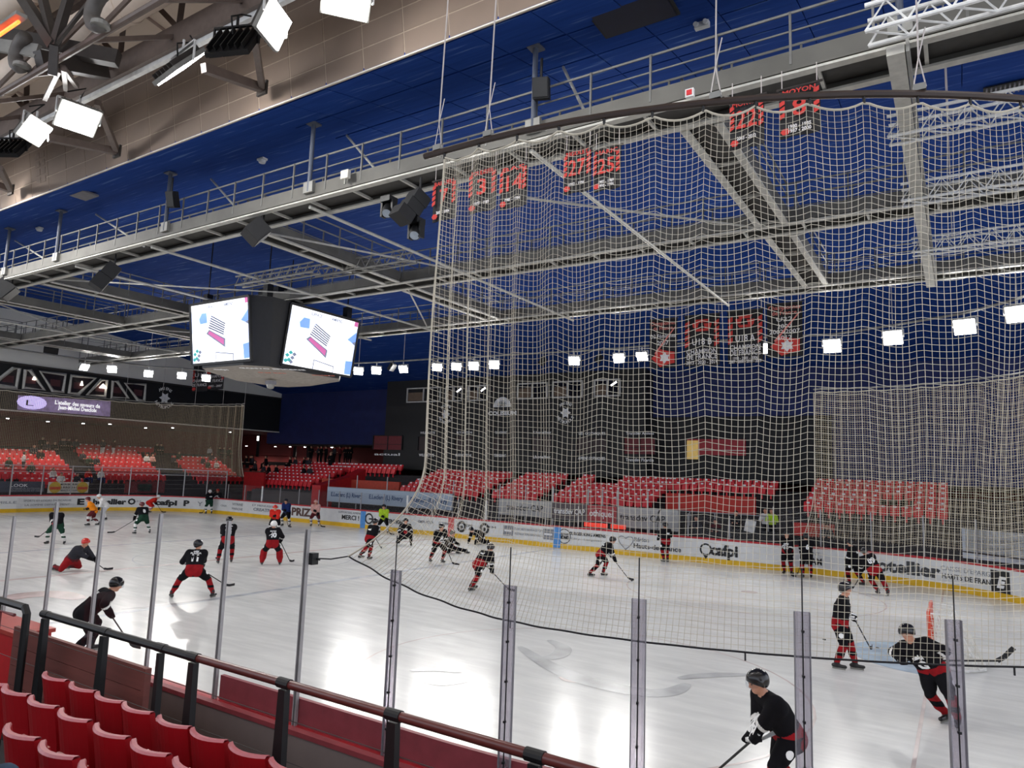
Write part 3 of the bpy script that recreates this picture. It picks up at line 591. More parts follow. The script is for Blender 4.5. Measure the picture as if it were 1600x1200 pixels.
# ------------------------------------------------------------------ catwalks
M_BEAM = mat('zinc walkway beam', '#62605a', .6, .1, .2, 1.2); M_FLANGE = mat('light walkway flange', '#b4b2aa', .5, .2); M_DECK = mat('dark walkway grating', '#3d3b38', .8)
ZC = 11.2
def catwalk(a, b, w, label, rails=(1, 1), z=ZC, nopost=None):
    a, b = Vector((*a, z)), Vector((*b, z)); u = (b - a).normalized(); v = Vector((-u.y, u.x, 0)); L = (b - a).length
    t = thing('catwalk', label, 'catwalk', (a + b) / 2)
    for s in (-1, 1):
        o = v * (s * w / 2)
        MB().beam(a + o + Vector((0, 0, .25)), b + o + Vector((0, 0, .25)), .06, .36).build('side_beam', M_BEAM, t)
        fb = MB().beam(a + o + Vector((0, 0, .02)) + v * (s * -.05), b + o + Vector((0, 0, .02)) + v * (s * -.05), .17, .045).build('flange', M_FLANGE, t)
        if rails[(s + 1) // 2]:
            MB().tube([a + o + Vector((0, 0, 1.17)), b + o + Vector((0, 0, 1.17))], .025, 6).build('top_rail', M_STEEL, t)
            MB().tube([a + o + Vector((0, 0, .82)), b + o + Vector((0, 0, .82))], .018, 6).build('mid_rail', M_STEEL, t)
            n = int(L / 1.3)
            for i in range(n + 1):
                c = a + u * (L * i / n) + o * 1.04
                MB().box(c + Vector((0, 0, .68)), (.04, .04, 1.0), math.atan2(u.y, u.x)).build('post', mat('walkway post', '#6e6d6a', .5, .2), t)
    MB().beam(a + Vector((0, 0, .2)), b + Vector((0, 0, .2)), w - .1, .04).build('deck', M_DECK, t)
    n = int(L / 1.6)
    for i in range(n + 1): c = a + u * (L * i / n); MB().beam(c - v * (w / 2 - .05) + Vector((0, 0, .1)), c + v * (w / 2 - .05) + Vector((0, 0, .1)), .06, .07).build('cross_tie', M_FLANGE, t)
    return t
k1 = catwalk((-57, 12.7), (16, 12.7), 1.0, 'nearest long steel walkway under the blue ceiling with railings')
k2 = catwalk((-57, 20.2), (16, 20.2), .9, 'middle long steel walkway carrying the video cube')
k3 = catwalk((-57, 27.2), (16, 27.2), .9, 'farthest long steel walkway above the champion banners')
for x, lab in ((-4.2, 'cross walkway seen from below behind the big net on the right'), (-18.4, 'short cross walkway between the cube and the big net'), (-31.8, 'pale lit cross walkway left of the video cube'), (-38.0, 'cross walkway second from the left end'), (-50.0, 'cross walkway nearest the left end wall')):
    for k, (y0, y1) in enumerate(((13.3, 19.65), (20.75, 26.65))):
        catwalk((x, y0), (x, y1), .8, lab + (', near half' if k == 0 else ', far half'))
for x in (-7.7, -14.8, -22.5, -27.5, -43):
    tg = MB().tube([(x, 12.4, ZC - .08), (x, 28, ZC - .08)], .05, 8).build('tie_pipe', M_FLANGE)
    tag(tg, {-7.7: 'thin pale pipe crossing behind the big net', -14.8: 'thin pale pipe running to the net edge from the moving-head lamps', -22.5: 'thin pale pipe crossing just right above the cube', -27.5: 'thin pale pipe crossing just left above the cube', -43: 'thin pale pipe crossing far left of the cube'}[x], 'pipe')
cb = thing('cross_beam', 'pale tapering steel beam dropping down the right part of the net', 'beam', (-.63, 20, 11))
MB().beam((-.63, 12, ZC - .15), (-.63, 27.6, ZC - .15), .26, .16).build('beam_web', M_FLANGE, cb); MB().beam((-.46, 12, ZC - .12), (-.46, 27.6, ZC - .12), .05, .22).build('beam_flange', M_STEEL, cb)
# wind bracing between the walkways
for i, (p, q) in enumerate((((-14.8, 19.8), (-18.2, 13.2)), ((-22.5, 26.8), (-18.4, 20.6)), ((-11, 13.2), (-4.6, 19.8)), ((-31, 13.2), (-22.6, 19.8)), ((-38, 13.2), (-43, 19.8)), ((-38.5, 20.6), (-31.8, 26.8)))):
    tag(MB().beam((*p, ZC + .05), (*q, ZC + .05), .05, .05).build('brace_bar', M_FLANGE), 'thin diagonal steel brace between the long walkways, %s counted from the net leftwards' % ORD[(2, 1, 0, 3, 5, 4)[i]], 'brace', 'diagonal walkway braces')
# hangers and ceiling braces of the first walkway
for i, (px, py) in enumerate(((100, 327), (494, 195), (840, 82), (270, 275), (1403, -60), (20, 350))):
    p = ony(px, py, 12.2); x = p.x
    t = thing('walkway_hanger', ['grey hanger post over the left part of the long walkway', 'grey hanger post midway between the cube and the net', 'grey hanger post carrying the loudspeaker left of the retired-number banners', 'grey hanger post with a small loudspeaker left of the cube', 'thick hanger post at the right beneath the white truss', 'grey hanger post at the left picture edge'][i], 'post', (x, 12.15, ZC))
    MB().cyl((x, 12.12, ZC + .2), (x, 12.12, 13.36), .06, 10).build('post_tube', mat('blue grey post', '#4f5563', .5), t); MB().box((x, 12.12, ZC + .32), (.36, .1, .3)).build('foot_plate', M_STEEL, t); MB().box((x, 12.12, 13.33), (.3, .3, .04)).build('head_plate', mat('blue grey post'), t)
for i, (a, b) in enumerate((((24, 376), (75, 408)), ((150, 335), (225, 385)), ((330, 280), (378, 335)), ((542, 212), (598, 278)), ((880, 105), (922, 192)))):
    A, B = ony(*a, 13.3), ony(*b, 12.3); tag(MB().tube([A, B], .035, 8).build('ceiling_brace', M_FLANGE), ['slanting ceiling brace at the far left of the long walkway', 'second slanting ceiling brace from the left', 'slanting ceiling brace left of the cube', 'slanting ceiling brace left of the net', 'slanting ceiling brace beside the loudspeaker post'][i], 'brace')
def speaker(p, d, aim, label, cells=1):
    t = thing('loudspeaker', label, 'loudspeaker', p); p = Vector(p); a = Vector(aim).normalized(); X = a.cross(Vector((0, 0, 1))).normalized(); U = X.cross(a)
    for k in range(cells):
        c = p - U * (k * d[2] * 1.03) - a * (k * k * .03); MB().box(c, d, ax=(X, a, U)).build('cabinet', M_DARK, t)
        MB().box(c + a * (d[1] / 2 + .01), (d[0] * .9, .03, d[2] * .88), ax=(X, a, U)).build('grille', M_BLACK, t)
    MB().cyl(p + U * d[2] * .5, p + U * d[2] * .5 + Vector((0, 0, .45)), .03, 6).build('hanging_bracket', M_BLACK, t); return t
speaker(ony(400, 362, 12.3), (.75, .5, .55), (.3, .6, -.6), 'black loudspeaker under the walkway corner above the cube')
speaker(ony(172, 424, 12.5), (.6, .45, .5), (.3, .8, -.5), 'black two-box loudspeaker under the walkway left of the cube', 2)
speaker(ony(8, 452, 12.4), (.9, .6, .7), (.4, .6, -.6), 'black loudspeaker at the left picture edge')
speaker(ony(652, 312, 12.2), (.42, .4, .3), (.2, .8, -.45), 'tall black line-array loudspeaker beside the net edge', 3)
speaker(ony(846, 139, 11.9), (.34, .3, .42), (.3, -.8, -.3), 'grey loudspeaker box strapped to the hanger post above the net'); speaker(ony(270, 312, 11.9), (.28, .26, .5), (.3, -.8, -.3), 'small grey loudspeaker on the hanger post left of the cube')
speaker(ony(80, 545, 24), (.9, .6, .7), (.5, -.2, -.6), 'black loudspeaker hanging before the pale left end wall')
for px, py, lab in ((607, 328, 'black moving-head stage lamp left of the line array'), (650, 362, 'black moving-head stage lamp below the line array')):
    p = ony(px, py, 12.2); t = thing('moving_head_lamp', lab, 'stage lamp', p)
    MB().box(p + Vector((0, 0, .25)), (.3, .3, .14)).build('base', M_BLACK, t)
    for s in (-1, 1): MB().box(p + Vector((s * .17, 0, .03)), (.06, .16, .4)).build('yoke_arm', M_BLACK, t)
    d = Vector((.3, -.6, -.75)).normalized(); MB().lathe(p - d * .2, [(.001, 0), (.13, .02), (.15, .2), (.14, .36), (.12, .4)], 16, d).build('lamp_head', M_BLACK, t, True); MB().cyl(p + d * .17, p + d * .19, .115, 14).build('lens', mat('grey lens', '#9aa4b0', .15), t)
p = ony(540, 273, 12.0); t = thing('wall_lamp', 'small white lamp head on the walkway railing left of the net', 'lamp', p); MB().box(p, (.26, .1, .22)).build('housing', M_CREAM, t); MB().box(p - Vector((0, 0, .16)), (.04, .04, .18)).build('stem', M_STEEL, t)
p = ony(1078, 146, 12.0); t = thing('exit_sign', 'small red and white sign box on the walkway railing', 'sign', p); MB().box(p, (.16, .08, .16)).build('box', M_WHITE, t); MB().box(p - Vector((0, .045, 0)), (.1, .02, .1)).build('pictogram', M_INKR, t)
# ------------------------------------------------------------------ white aluminium trusses at right
def box_truss(x0, x1, y, z, h, label, steps=10, w=None, m=None):
    w = w or h; m = m or M_WHITE; t = thing('box_truss', label, 'truss', ((x0 + x1) / 2, y, z))
    for dy in (-w / 2, w / 2):
        for dz in (-h / 2, h / 2): MB().tube([(x0, y + dy, z + dz), (x1, y + dy, z + dz)], .035, 8).build('chord', m, t)
    st = (x1 - x0) / steps
    for i in range(steps):
        a, b = x0 + st * i, x0 + st * (i + 1)
        for dy in (-w / 2, w / 2): MB().tube([(a, y + dy, z - h / 2), ((a + b) / 2, y + dy, z + h / 2), (b, y + dy, z - h / 2)], .018, 5).build('lacing', m, t)
        MB().tube([(a, y - w / 2, z - h / 2), (b, y + w / 2, z - h / 2)], .018, 5).build('lacing', m, t)
    return t
for px, py, lab in ((1357, 40, 'top white lattice truss at the upper right corner'), (1388, 205, 'second white lattice truss from the top behind the net'), (1407, 306, 'third white lattice truss behind the net at right'), (1422, 387, 'lowest white lattice truss behind the net at right')):
    r = ray(px, py); yy = 7.05 / (r[2] / r[1]); tt_ = box_truss(-.97, 8, yy, 11.15, .42, lab, 16)
    MB().cyl((0.05, yy, 11.3), (.05, yy, ceil_z(yy) - .04), .02, 6).build('hoist_cable', M_CABLE, tt_)
a = ony(560, 415, 17.5); box_truss(a.x - 2.0, a.x + 2.6, 17.5, a.z, .4, 'grey lattice truss lying behind the cross walkway right of the cube', 9, m=M_STEEL)
a = ony(460, 425, 16.6); box_truss(a.x - 3.2, a.x + 1.2, 16.6, a.z, .35, 'grey lattice truss hanging just above the video cube', 9, m=M_STEEL)
# ------------------------------------------------------------------ video cube
vc = thing('video_cube', 'black hanging video cube with two lit advert screens', 'scoreboard', (-26.7, 21.0, 8.3))
cx0, cx1, cy0, cy1, zt, zb, ch = -29.2, -24.1, 17.9, 24.1, 11.05, 8.15, .75
oct_ = lambda i, z: [(cx0 + ch + i, cy0 + i, z), (cx1 - ch - i, cy0 + i, z), (cx1 - i, cy0 + ch + i, z), (cx1 - i, cy1 - ch - i, z), (cx1 - ch - i, cy1 - i, z), (cx0 + ch + i, cy1 - i, z), (cx0 + i, cy1 - ch - i, z), (cx0 + i, cy0 + ch + i, z)]
T, B = oct_(0, zt), oct_(.38, zb)
MB().add(T + B, [list(range(8))] + [[i, i + 8, (i + 1) % 8 + 8, (i + 1) % 8] for i in range(8)]).build('cabinet', mat('black cube shell', '#1d1d20', .55), vc)
b2 = oct_(.38, zb); tip = [(x * .55 + -26.65 * .45, y * .55 + 21 * .45, zb - .35) for x, y, z in b2]
sf = MB().add(b2 + tip, [[i, i + 8, (i + 1) % 8 + 8, (i + 1) % 8] for i in range(8)] + [[8 + i for i in range(8)][::-1]]).build('soffit', mat('grey soffit print', '#8d857c', .6), vc)
def screen_plane(face):
    if face == 'near': tl, tr, bl = Vector((-28.75, cy0, 10.98)), Vector((-24.65, cy0, 10.98)), Vector((-28.7, cy0 + .36, 8.33))
    else: tl, tr, bl = Vector((cx1, 19.55, 10.98)), Vector((cx1, 23.65, 10.98)), Vector((cx1 - .36, 19.55, 8.33))
    X = tr - tl; D = bl - tl; n = D.cross(X).normalized()
    if (n.y if face == 'near' else -n.x) > 0: n = -n
    return tl, X, Vector((0, D.y, D.z)) if face == 'near' else Vector((D.x, 0, D.z)), n
def emat(n, c, e=1.25): return mat(n, c, .5, 0, .03, .5, 0, e)
S_BG = emat('lit screen pale blue', '#dfe6ff', .85); S_W = emat('lit screen white', '#ffffff', .95); S_BL = emat('lit screen blue', '#7fa8f0', .7); S_DB = emat('lit screen navy', '#3f4870', .5); S_TE = emat('lit screen teal', '#3fa8a8', .6); S_PI = emat('lit screen pink', '#d46aa8', .6); S_PU = emat('lit screen violet', '#b8a8f0', .75); S_GR = emat('lit screen grey', '#8088a0', .5)
for face in ('near', 'end'):
    tl, X, D, n = screen_plane(face)
    P = lambda u, v, k=1: tl + X * u + D * v + n * (.02 + .006 * k)
    def quad(pts, m, name, k=2): return MB().prism([P(u, v, k) for u, v in pts], n * .004).build(name, m, scr)
    scr = MB().prism([tl, tl + X, tl + X + D, tl + D], n * .03).build('screen', S_BG, vc); scr['label'] = 'lit screen showing a laptop on a pale blue desk'
    quad([(0, 0), (1, 0), (1, .12), (0, .12)], S_W, 'screen_header')
    quad([(.6, .0), (.98, .98), (.55, .98), (.3, .35)], S_W, 'desk_highlight', 1.5); quad([(0, .5), (.3, .35), (.5, .98), (.05, .98)], S_W, 'desk_shade', 1.2)
    quad([(.36, .22), (.42, .13), (.68, .26), (.62, .56)], S_W, 'laptop_lid', 3)
    for i in range(6):
        quad([(.35 + .02 * 0 - .01 * i + .015, .22 + .036 * i), (.6 - .006 * i, .375 + .033 * i), (.6 - .006 * i, .395 + .033 * i), (.35 - .01 * i + .015, .24 + .036 * i)], S_DB, 'key_row', 4)
    quad([(.27, .51), (.32, .45), (.59, .62), (.585, .76)], S_GR, 'laptop_base', 3); quad([(.3, .51), (.33, .47), (.57, .63), (.565, .72)], S_PI, 'laptop_screen', 4)
    quad([(.15, .26), (.2, .17), (.28, .17), (.29, .33), (.17, .34)], S_BL, 'notebook', 3)
    quad([(.86, .36), (.98, .2), (1, .38), (.95, .41)], S_BL, 'paper_plane', 3); quad([(.93, .4), (1, .36), (1, .45)], S_GR, 'paper_plane', 4)
    for (u, v) in ((.06, .83), (.1, .78), (.13, .86), (.09, .9), (.05, .92), (.12, .93), (.15, .8)): quad([(u - .03, v), (u, v - .035), (u + .03, v), (u, v + .035)], S_TE if u < .11 else S_GR, 'plant_leaf', 4)
    quad([(.42, .82), (.72, .87), (.72, .98), (.42, .98)], S_GR, 'keyboard_outline', 2); quad([(.43, .835), (.71, .885), (.71, .98), (.43, .98)], S_W, 'keyboard', 3)
    quad([(.88, .74), (1, .72), (1, .96), (.89, .97)], S_BL, 'calculator', 3)
    tx = [('SURFACE', .36, .16), ('AMIENS', .66, .16)]
    for s, u, w in tx: text(s, .2, S_GR, scr, P(u, .08, 4), X, -D, 'screen_lettering', .004, .001, width=w * X.length)
    quad([(.93, .01), (.985, .01), (.985, .1), (.93, .1)], S_PI, 'screen_logo', 3); text('rent', .13, S_GR, scr, P(.84, .085, 4), X, -D, 'screen_lettering', 0, .001)
    # bezel
    for (a, b) in (((0, 0), (1, 0)), ((1, 0), (1, 1)), ((1, 1), (0, 1)), ((0, 1), (0, 0))): MB().beam(P(*a, 0), P(*b, 0), .1, .12, up=n).build('bezel', M_BLACK, vc)
for i, (px, py, s, m) in enumerate(((425, 576, 'GAMYO EPICERIE', M_INKW), (425, 582, 'tres bon', mat('orange print', '#c8502c')), (345, 577, 'cafpi', M_INKW), (505, 586, 'amiens', mat('orange print')))):
    p = onz(px, py, zb - .36); text(s, .34, m, sf, (p.x, p.y, zb - .375), (.85, .53, 0), (.53, -.85, 0), 'lettering', .006, .003)
MB().box((-26.65, 21, 11.6), (1.4, 1.4, 1.1)).build('hoist_frame', M_BLACK, vc)
for sx in (-1, 1):
    for sy in (-1, 1): MB().cyl((-26.65 + sx * 2.1, 21 + sy * 2.3, 11.0), (-26.65 + sx * 2.1, 21 + sy * 2.3, ceil_z(21 + sy * 2.3)), .03, 6).build('chain', M_BLACK, vc); MB().box((-26.65 + sx * 2.1, 21 + sy * 2.3, 11.35), (.3, .3, .6)).build('chain_hoist', M_BLACK, vc)
p = onz(423, 598, 7.65); t = thing('dome_camera', 'small white camera hanging under the video cube', 'camera', p); MB().box(p, (.4, .3, .16)).build('bracket', M_GREY, t); MB().lathe(p - Vector((0, 0, .3)), [(.001, 0), (.14, .05), (.17, .16), (.16, .24)], 14).build('dome', M_STEEL, t, True)
# ------------------------------------------------------------------ nets
M_NET = mat('white net twine', '#cbc3b1', .85, 0, .1, 4); M_ROPE = mat('black rope', '#17161a', .8)
nn = thing('safety_net', 'tall white square-mesh safety net hanging in folds in front of the ice', 'net', (-2, 6.3, 2.6))
ZR = 7.55
CELL = .064; S0 = -.32; cols = []; s = S0; u = 0.0
while s < 9.0:
    cols.append((s, u)); k = min(1, max(0, (s - S0) / 2.4)); comp = .34 + .54 * k; s += CELL * comp; u += CELL
def zbot(s): return 2.62 + .45 * math.exp(-max(0, s - S0) / .45)
def netpt(i, t, side='near', zr=ZR):
    s, u = cols[i]; k = min(1, max(0, (s - S0) / 2.6)); amp = .085 - .070 * k
    hook = abs(math.sin(math.pi * (s - S0) / .46)) ** .8 * .075 if side == 'near' else 0
    zt = zr - .07 - hook * (1 - 0) ; zb_ = zbot(s)
    pull = max(0, (t - .74) / .26) ** 2; s2 = s - 1.15 * pull * math.exp(-(s - S0) / .8) - .2 * t * math.exp(-(s - S0) / .5)
    q = arc_pt(side, s2); ph = 2 * math.pi * u / .56
    off = amp * math.sin(ph + 1.1 * math.sin(2.2 * t + s)) * (.15 + .85 * min(1, t * 3)) * (1 - .75 * max(0, t - .75) / .25) - .3 * t ** 1.5 + .05
    wob = .02 * math.sin(9 * t + u * 3.1) * k
    z = zt + (zb_ - zt) * (t + .004 * math.sin(ph * .5 + 5 * t) * (1 - t) * t * 4)
    tx, ty = -q[3], q[2]
    return (q[0] + q[2] * off + tx * wob, q[1] + q[3] * off + ty * wob, z)
ROWS = 84; mb = MB(); G = [[netpt(i, j / ROWS) for j in range(ROWS + 1)] for i in range(len(cols))]
for i in range(len(cols)): mb.tube(G[i][::2], .0025, 3, caps=False)
for j in range(1, ROWS): mb.tube([G[i][j] for i in range(len(cols))], .0025, 3, caps=False)
tag(mb.build('netting', M_NET, nn), kind='stuff')
MB().tube([G[i][0] for i in range(len(cols))], .011, 5).build('top_rope', M_NET, nn); MB().tube([G[0][j] for j in range(ROWS + 1)], .011, 5).build('edge_rope', M_NET, nn)
MB().tube([G[i][ROWS] for i in range(len(cols))], .009, 6).build('bottom_rope', M_ROPE, nn)
q = near_pt(-6.35); tie = Vector((q[0] + .03, q[1] + .03, 3.03)); MB().tube([G[0][ROWS], Vector(G[0][ROWS]).lerp(tie, .5) - Vector((0, 0, .02)), tie], .008, 5).build('tie_cord', M_ROPE, nn)
for k in range(4):
    g_ = G[int(40 + k * 40)][ROWS]; MB().cyl(g_, (g_[0], g_[1], g_[2] - .07), .008, 5).build('rope_tail', M_ROPE, nn)
bk = thing('net_anchor', 'black anchor block clamped to the glass post holding the net corner', 'anchor', tie); MB().box(tie - Vector((.0, .02, 0)), (.1, .09, .13)).build('block', M_BLACK, bk); MB().tube([tie + Vector((.05, 0, 0)), tie + Vector((.1, 0, -.005))], .012, 6).build('hook', M_BLACK, bk)
rl = thing('net_rail', 'dark curved rail carrying the big safety net on steel wires', 'rail', (-2, 6, ZR))
rp_ = [arc_pt('near', -.6 + .3 * i) for i in range(40)]
MB().tube([(q[0] + q[2] * .05, q[1] + q[3] * .05, ZR) for q in rp_], .035, 8).build('rail_tube', mat('brown black rail', '#33251f', .5), rl)
for s in [S0 + .46 * k for k in range(21)]:
    q = arc_pt('near', s); MB().cyl((q[0] + q[2] * .05, q[1] + q[3] * .05, ZR), (q[0] + q[2] * .05, q[1] + q[3] * .05, ZR - .09), .014, 6).build('runner', M_BLACK, rl)
for k, s in enumerate((-.42, .25, 2.55, 4.3, 6.5)):
    q = arc_pt('near', s); p = Vector((q[0] + q[2] * .05, q[1] + q[3] * .05, ZR))
    w = MB(); w.tube([p + Vector((0, 0, .35)), p + Vector((-.1, .4, 6.2)) if 0 else p + Vector((0, .3, 10.4))], .008, 5); w.build('suspension_wire', M_CABLE, rl)
    sl = MB(); sl.tube([p + Vector((0, 0, .35)), p + Vector((.05, 0, .06)), p + Vector((-.05, 0, .06)), p + Vector((0, 0, .35))], .006, 4); sl.tube([p + Vector((0, 0, .35)), p + Vector((.06, 0, .62))], .006, 4); sl.build('wire_sling', M_CABLE, rl); MB().box(p + Vector((0, 0, .06)), (.1, .06, .06)).build('shackle', M_STEEL, rl)
def far_net(side, s0, s1, zt, zb, label, cell, r, folds, m, top_sag=0.0):
    n = int((s1 - s0) / cell); rows = int((zt - zb) / cell); t = thing('safety_net', label, 'net', (arc_pt(side, (s0 + s1) / 2)[0], arc_pt(side, (s0 + s1) / 2)[1], zb))
    def pt(i, j):
        s = s0 + (s1 - s0) * i / n; v = j / rows; k = math.exp(-(s - s0) / 1.6); ext = .55 * k * max(0, v - .55) ** 2 * 5
        q = arc_pt(side, s - ext); off = (.05 + folds * k) * math.sin(s * 7.5) * (1 - .5 * v) + .1
        z = zt + (zb - zt) * v - .05 * abs(math.sin(s * 3.1)) * (1 - v); return (q[0] + q[2] * off, q[1] + q[3] * off, z)
    mb = MB()
    for i in range(n + 1): mb.tube([pt(i, j) for j in range(0, rows + 1, max(1, rows // 8))] + [pt(i, rows)], r, 3, caps=False)
    for j in range(1, rows): mb.tube([pt(i, j) for i in range(0, n + 1, 2)], r, 3, caps=False)
    tag(mb.build('netting', m, t), kind='stuff')
    for j, nm in ((0, 'top_rope'), (rows, 'bottom_rope')): MB().tube([pt(i, j) for i in range(0, n + 1, 2)], .03, 5).build(nm, M_NET if j == 0 else M_STEELD, t)
    MB().tube([pt(0, j) for j in range(0, rows + 1, 4)] + [pt(0, rows)], .02, 5).build('edge_rope', M_NET, t)
    MB().tube([(pt(i, 0)[0], pt(i, 0)[1], zt + .12) for i in range(0, n + 1, 3)], .04, 6).build('support_rail', M_STEEL, t)
    return t
M_NET2 = mat('brownish net twine', '#a89880', .9); M_NET3 = mat('sand coloured net twine', '#c0b498', .9)
far_net('left', -1.2, 25, 8.55, 3.0, 'fine brownish safety net across the left end stand', .11, .009, .22, M_NET2)
far_net('far', -1.35, 12.5, 8.3, 1.6, 'sand coloured fine safety net around the far right corner', .1, .0085, .05, M_NET3)
for i, px in enumerate((200, 245, 293, 343, 385)):
    q = arc_pt('left', -1.2 + (4 - i) * 2.6); tag(MB().tube([(q[0], q[1], 8.6), (q[0], q[1], 12.8)], .012, 4).build('net_wire', M_CABLE), 'thin vertical wire holding the left end net', 'wire', 'left end net wires')
# ------------------------------------------------------------------ banners
M_BAN = mat('black banner cloth', '#141216', .8); M_BANR = mat('red banner print', '#b8322c', .8); M_BANW = mat('white banner print', '#d0cccc', .8)
def banner(px0, py0, px1, py1, y, label, rows, red=True, emblem=None):
    a = ony(px0, py0, y); b = ony(px1, py1, y); x0, x1, z1, z0 = a.x, b.x, a.z, b.z; w, h = x1 - x0, z1 - z0
    t = thing('banner', label, 'banner', ((x0 + x1) / 2, y, z0)); cl = MB()
    n = 6; A = [(x0 + w * i / n, y + .02 * math.sin(i * 1.7), z1) for i in range(n + 1)]; B_ = [(x0 + w * i / n, y + .03 * math.sin(i * 1.7 + .6), z0) for i in range(n + 1)]
    cl.strip(A, B_); cl.strip([(p[0], p[1] + .012, p[2]) for p in A][::-1], [(p[0], p[1] + .012, p[2]) for p in B_][::-1]); cl.build('cloth', M_BAN, t)
    MB().tube([(x0 - .04, y, z1), (x1 + .04, y, z1)], .022, 6).build('top_bar', M_STEELD, t)
    for xx in (x0 + .05, x1 - .05): MB().tube([(xx, y, z1), (xx, y, z1 + .35)], .008, 4).build('hanging_cord', M_CABLE, t)
    if red:
        for k in range(4):
            for s in (0, 1):
                xx = x0 + .02 * w if s == 0 else x1 - .15 * w; zz = z1 - h * (.16 + .13 * k); MB().prism([(xx, y - .045, zz), (xx + .13 * w, y - .045, zz + .05 * h), (xx + .13 * w, y - .045, zz - .04 * h), (xx, y - .045, zz - .09 * h)], (0, .006, 0)).build('stripe', M_BANR, t)
    for s, v, sz, ww, m in rows: text(s, sz * h, {'r': M_BANR, 'w': M_BANW, 'p': mat('pink banner print', '#d07a70', .8)}[m], t, ((x0 + x1) / 2, y - .05, z1 - h * v), (1, 0, 0), (0, 0, 1), 'banner_lettering', .008 * h if sz > .2 else .002, .003, width=w * ww)
    if emblem == 'head':
        c = Vector(((x0 + x1) / 2 + .05 * w, y - .05, z0 + h * .2)); MB().prism([c + Vector((.46 * w * math.cos(k * .63) * (1 if k % 2 else .8), 0, .19 * h * math.sin(k * .63) * (1 if k % 2 else .75))) for k in range(10)], (0, .006, 0)).build('emblem', M_BANR, t)
        MB().prism([c + Vector((.2 * w * math.cos(k * .52) * (1 if k % 2 else .6) + .03, -.008, .12 * h * math.sin(k * .52) * (1 if k % 2 else .6))) for k in range(12)], (0, .006, 0)).build('emblem', M_BANW, t)
        MB().prism([(x0 + .9 * w, y - .055, z1 - .2 * h), (x0 + .97 * w, y - .055, z1 - .18 * h), (x0 + .25 * w, y - .055, z0 + .28 * h), (x0 + .2 * w, y - .055, z0 + .3 * h)], (0, .006, 0)).build('stick_print', mat('pink banner print', '#d07a70', .8), t)
    elif emblem == 'block':
        for k, (u0, u1, v0, v1) in enumerate(((.3, .7, .1, .16), (.22, .42, .16, .26), (.55, .78, .18, .28), (.3, .72, .28, .33))): MB().prism([(x0 + u0 * w, y - .05, z1 - v0 * h), (x0 + u1 * w, y - .05, z1 - v0 * h), (x0 + (u1 - .04) * w, y - .05, z1 - v1 * h), (x0 + (u0 + .04) * w, y - .05, z1 - v1 * h)], (0, .006, 0)).build('emblem', M_BANR, t)
    else:
        c = Vector((x0 + .16 * w, y - .05, z0 + .1 * h)); MB().prism([c + Vector((.12 * w * math.cos(k * 1.05), 0, .07 * h * math.sin(k * 1.05))) for k in range(6)], (0, .006, 0)).build('emblem', M_BANR, t)
    return t
def retired(px0, py0, px1, py1, label, name, num, years): 
    rows = [(name, .12, .14, .8, 'r'), (num, .46, .5, .34 if len(num) == 1 else .6, 'r')] + [(s, .82 + .09 * i, .1, .55, 'w') for i, s in enumerate(years)]
    banner(px0, py0, px1, py1, 11.95, label, rows)
retired(1140, 160, 1195, 224, 'black and red banner with number twenty-two on the long walkway', 'MORTAS', '22', ['2003 - 2012'])
retired(1217, 142, 1283, 204, 'black and red banner with number eight at the right of the row', 'MOYON', '8', ['1980 - 1985', '1987 - 2000'])
retired(882, 238, 924, 296, 'black and red banner with number twenty-seven, left one of the adjoining pair', 'RIGOLET', '27', ['1982 - 1996']); retired(928, 236, 970, 292, 'black and red banner with number twenty-five, right one of the adjoining pair', 'MARIC', '25', ['1987 - 1989', '1990 - 1996'])
retired(735, 268, 775, 326, 'black and red banner behind the dense left folds of the net', 'POUDRIER', '3', ['1979 - 1989']); retired(783, 262, 823, 320, 'second black and red banner behind the net folds', 'BAS', '14', ['1985 - 1994'])
retired(678, 284, 712, 340, 'black and red banner with number seven just left of the net', 'BAULIEU', '7', ['2001 - 2004'])
banner(1015, 500, 1058, 574, 27.8, 'champion banner with a red emblem, leftmost of the far four', [('Championnes', .1, .11, .9, 'p'), ('de France', .2, .11, .7, 'p'), ('D2 Féminines', .36, .11, .9, 'w'), ('2007', .5, .12, .4, 'w')], False, 'head')
banner(1070, 494, 1125, 570, 27.8, 'champion banner reading U18 B, second of the far four', [('U18 B', .54, .18, .55, 'w'), ('CHAMPION', .73, .14, .86, 'w'), ('DE FRANCE', .83, .14, .86, 'w'), ('2013 - 2020 - 2014', .94, .1, .88, 'w')], True, 'block')
banner(1137, 487, 1193, 566, 27.8, 'champion banner reading U18 A, third of the far four', [('U18 A', .54, .18, .55, 'w'), ('CHAMPION', .71, .14, .86, 'w'), ('DE FRANCE', .81, .14, .86, 'w'), ('1998 - 2001 - 2006', .91, .08, .7, 'w'), ('2007 - 2008 - 2018 - 2019', .97, .08, .9, 'w')], True, 'block')
banner(1198, 476, 1255, 556, 27.8, 'champion banner with a white bird emblem, rightmost of the far four', [('Championnes', .09, .11, .9, 'p'), ('de France', .19, .11, .7, 'p'), ('U22', .31, .11, .45, 'w'), ('2000', .44, .11, .4, 'w'), ('2002/2007', .54, .11, .85, 'w'), ('2012', .65, .11, .4, 'w')], False, 'head')
banner(303, 572, 324, 611, 34, 'small junior champion banner half hidden at the cube corner', [('U18', .38, .2, .7, 'w'), ('CHAMPION', .6, .16, .9, 'w'), ('DE FRANCE', .76, .16, .9, 'w')]); banner(327, 572, 349, 608, 34, 'small black banner reading U20 under the video cube', [('U20', .22, .24, .6, 'w'), ('CHAMPION', .46, .18, .9, 'w'), ('DE FRANCE', .64, .18, .9, 'w'), ('1993 - 2007', .86, .12, .8, 'w')])
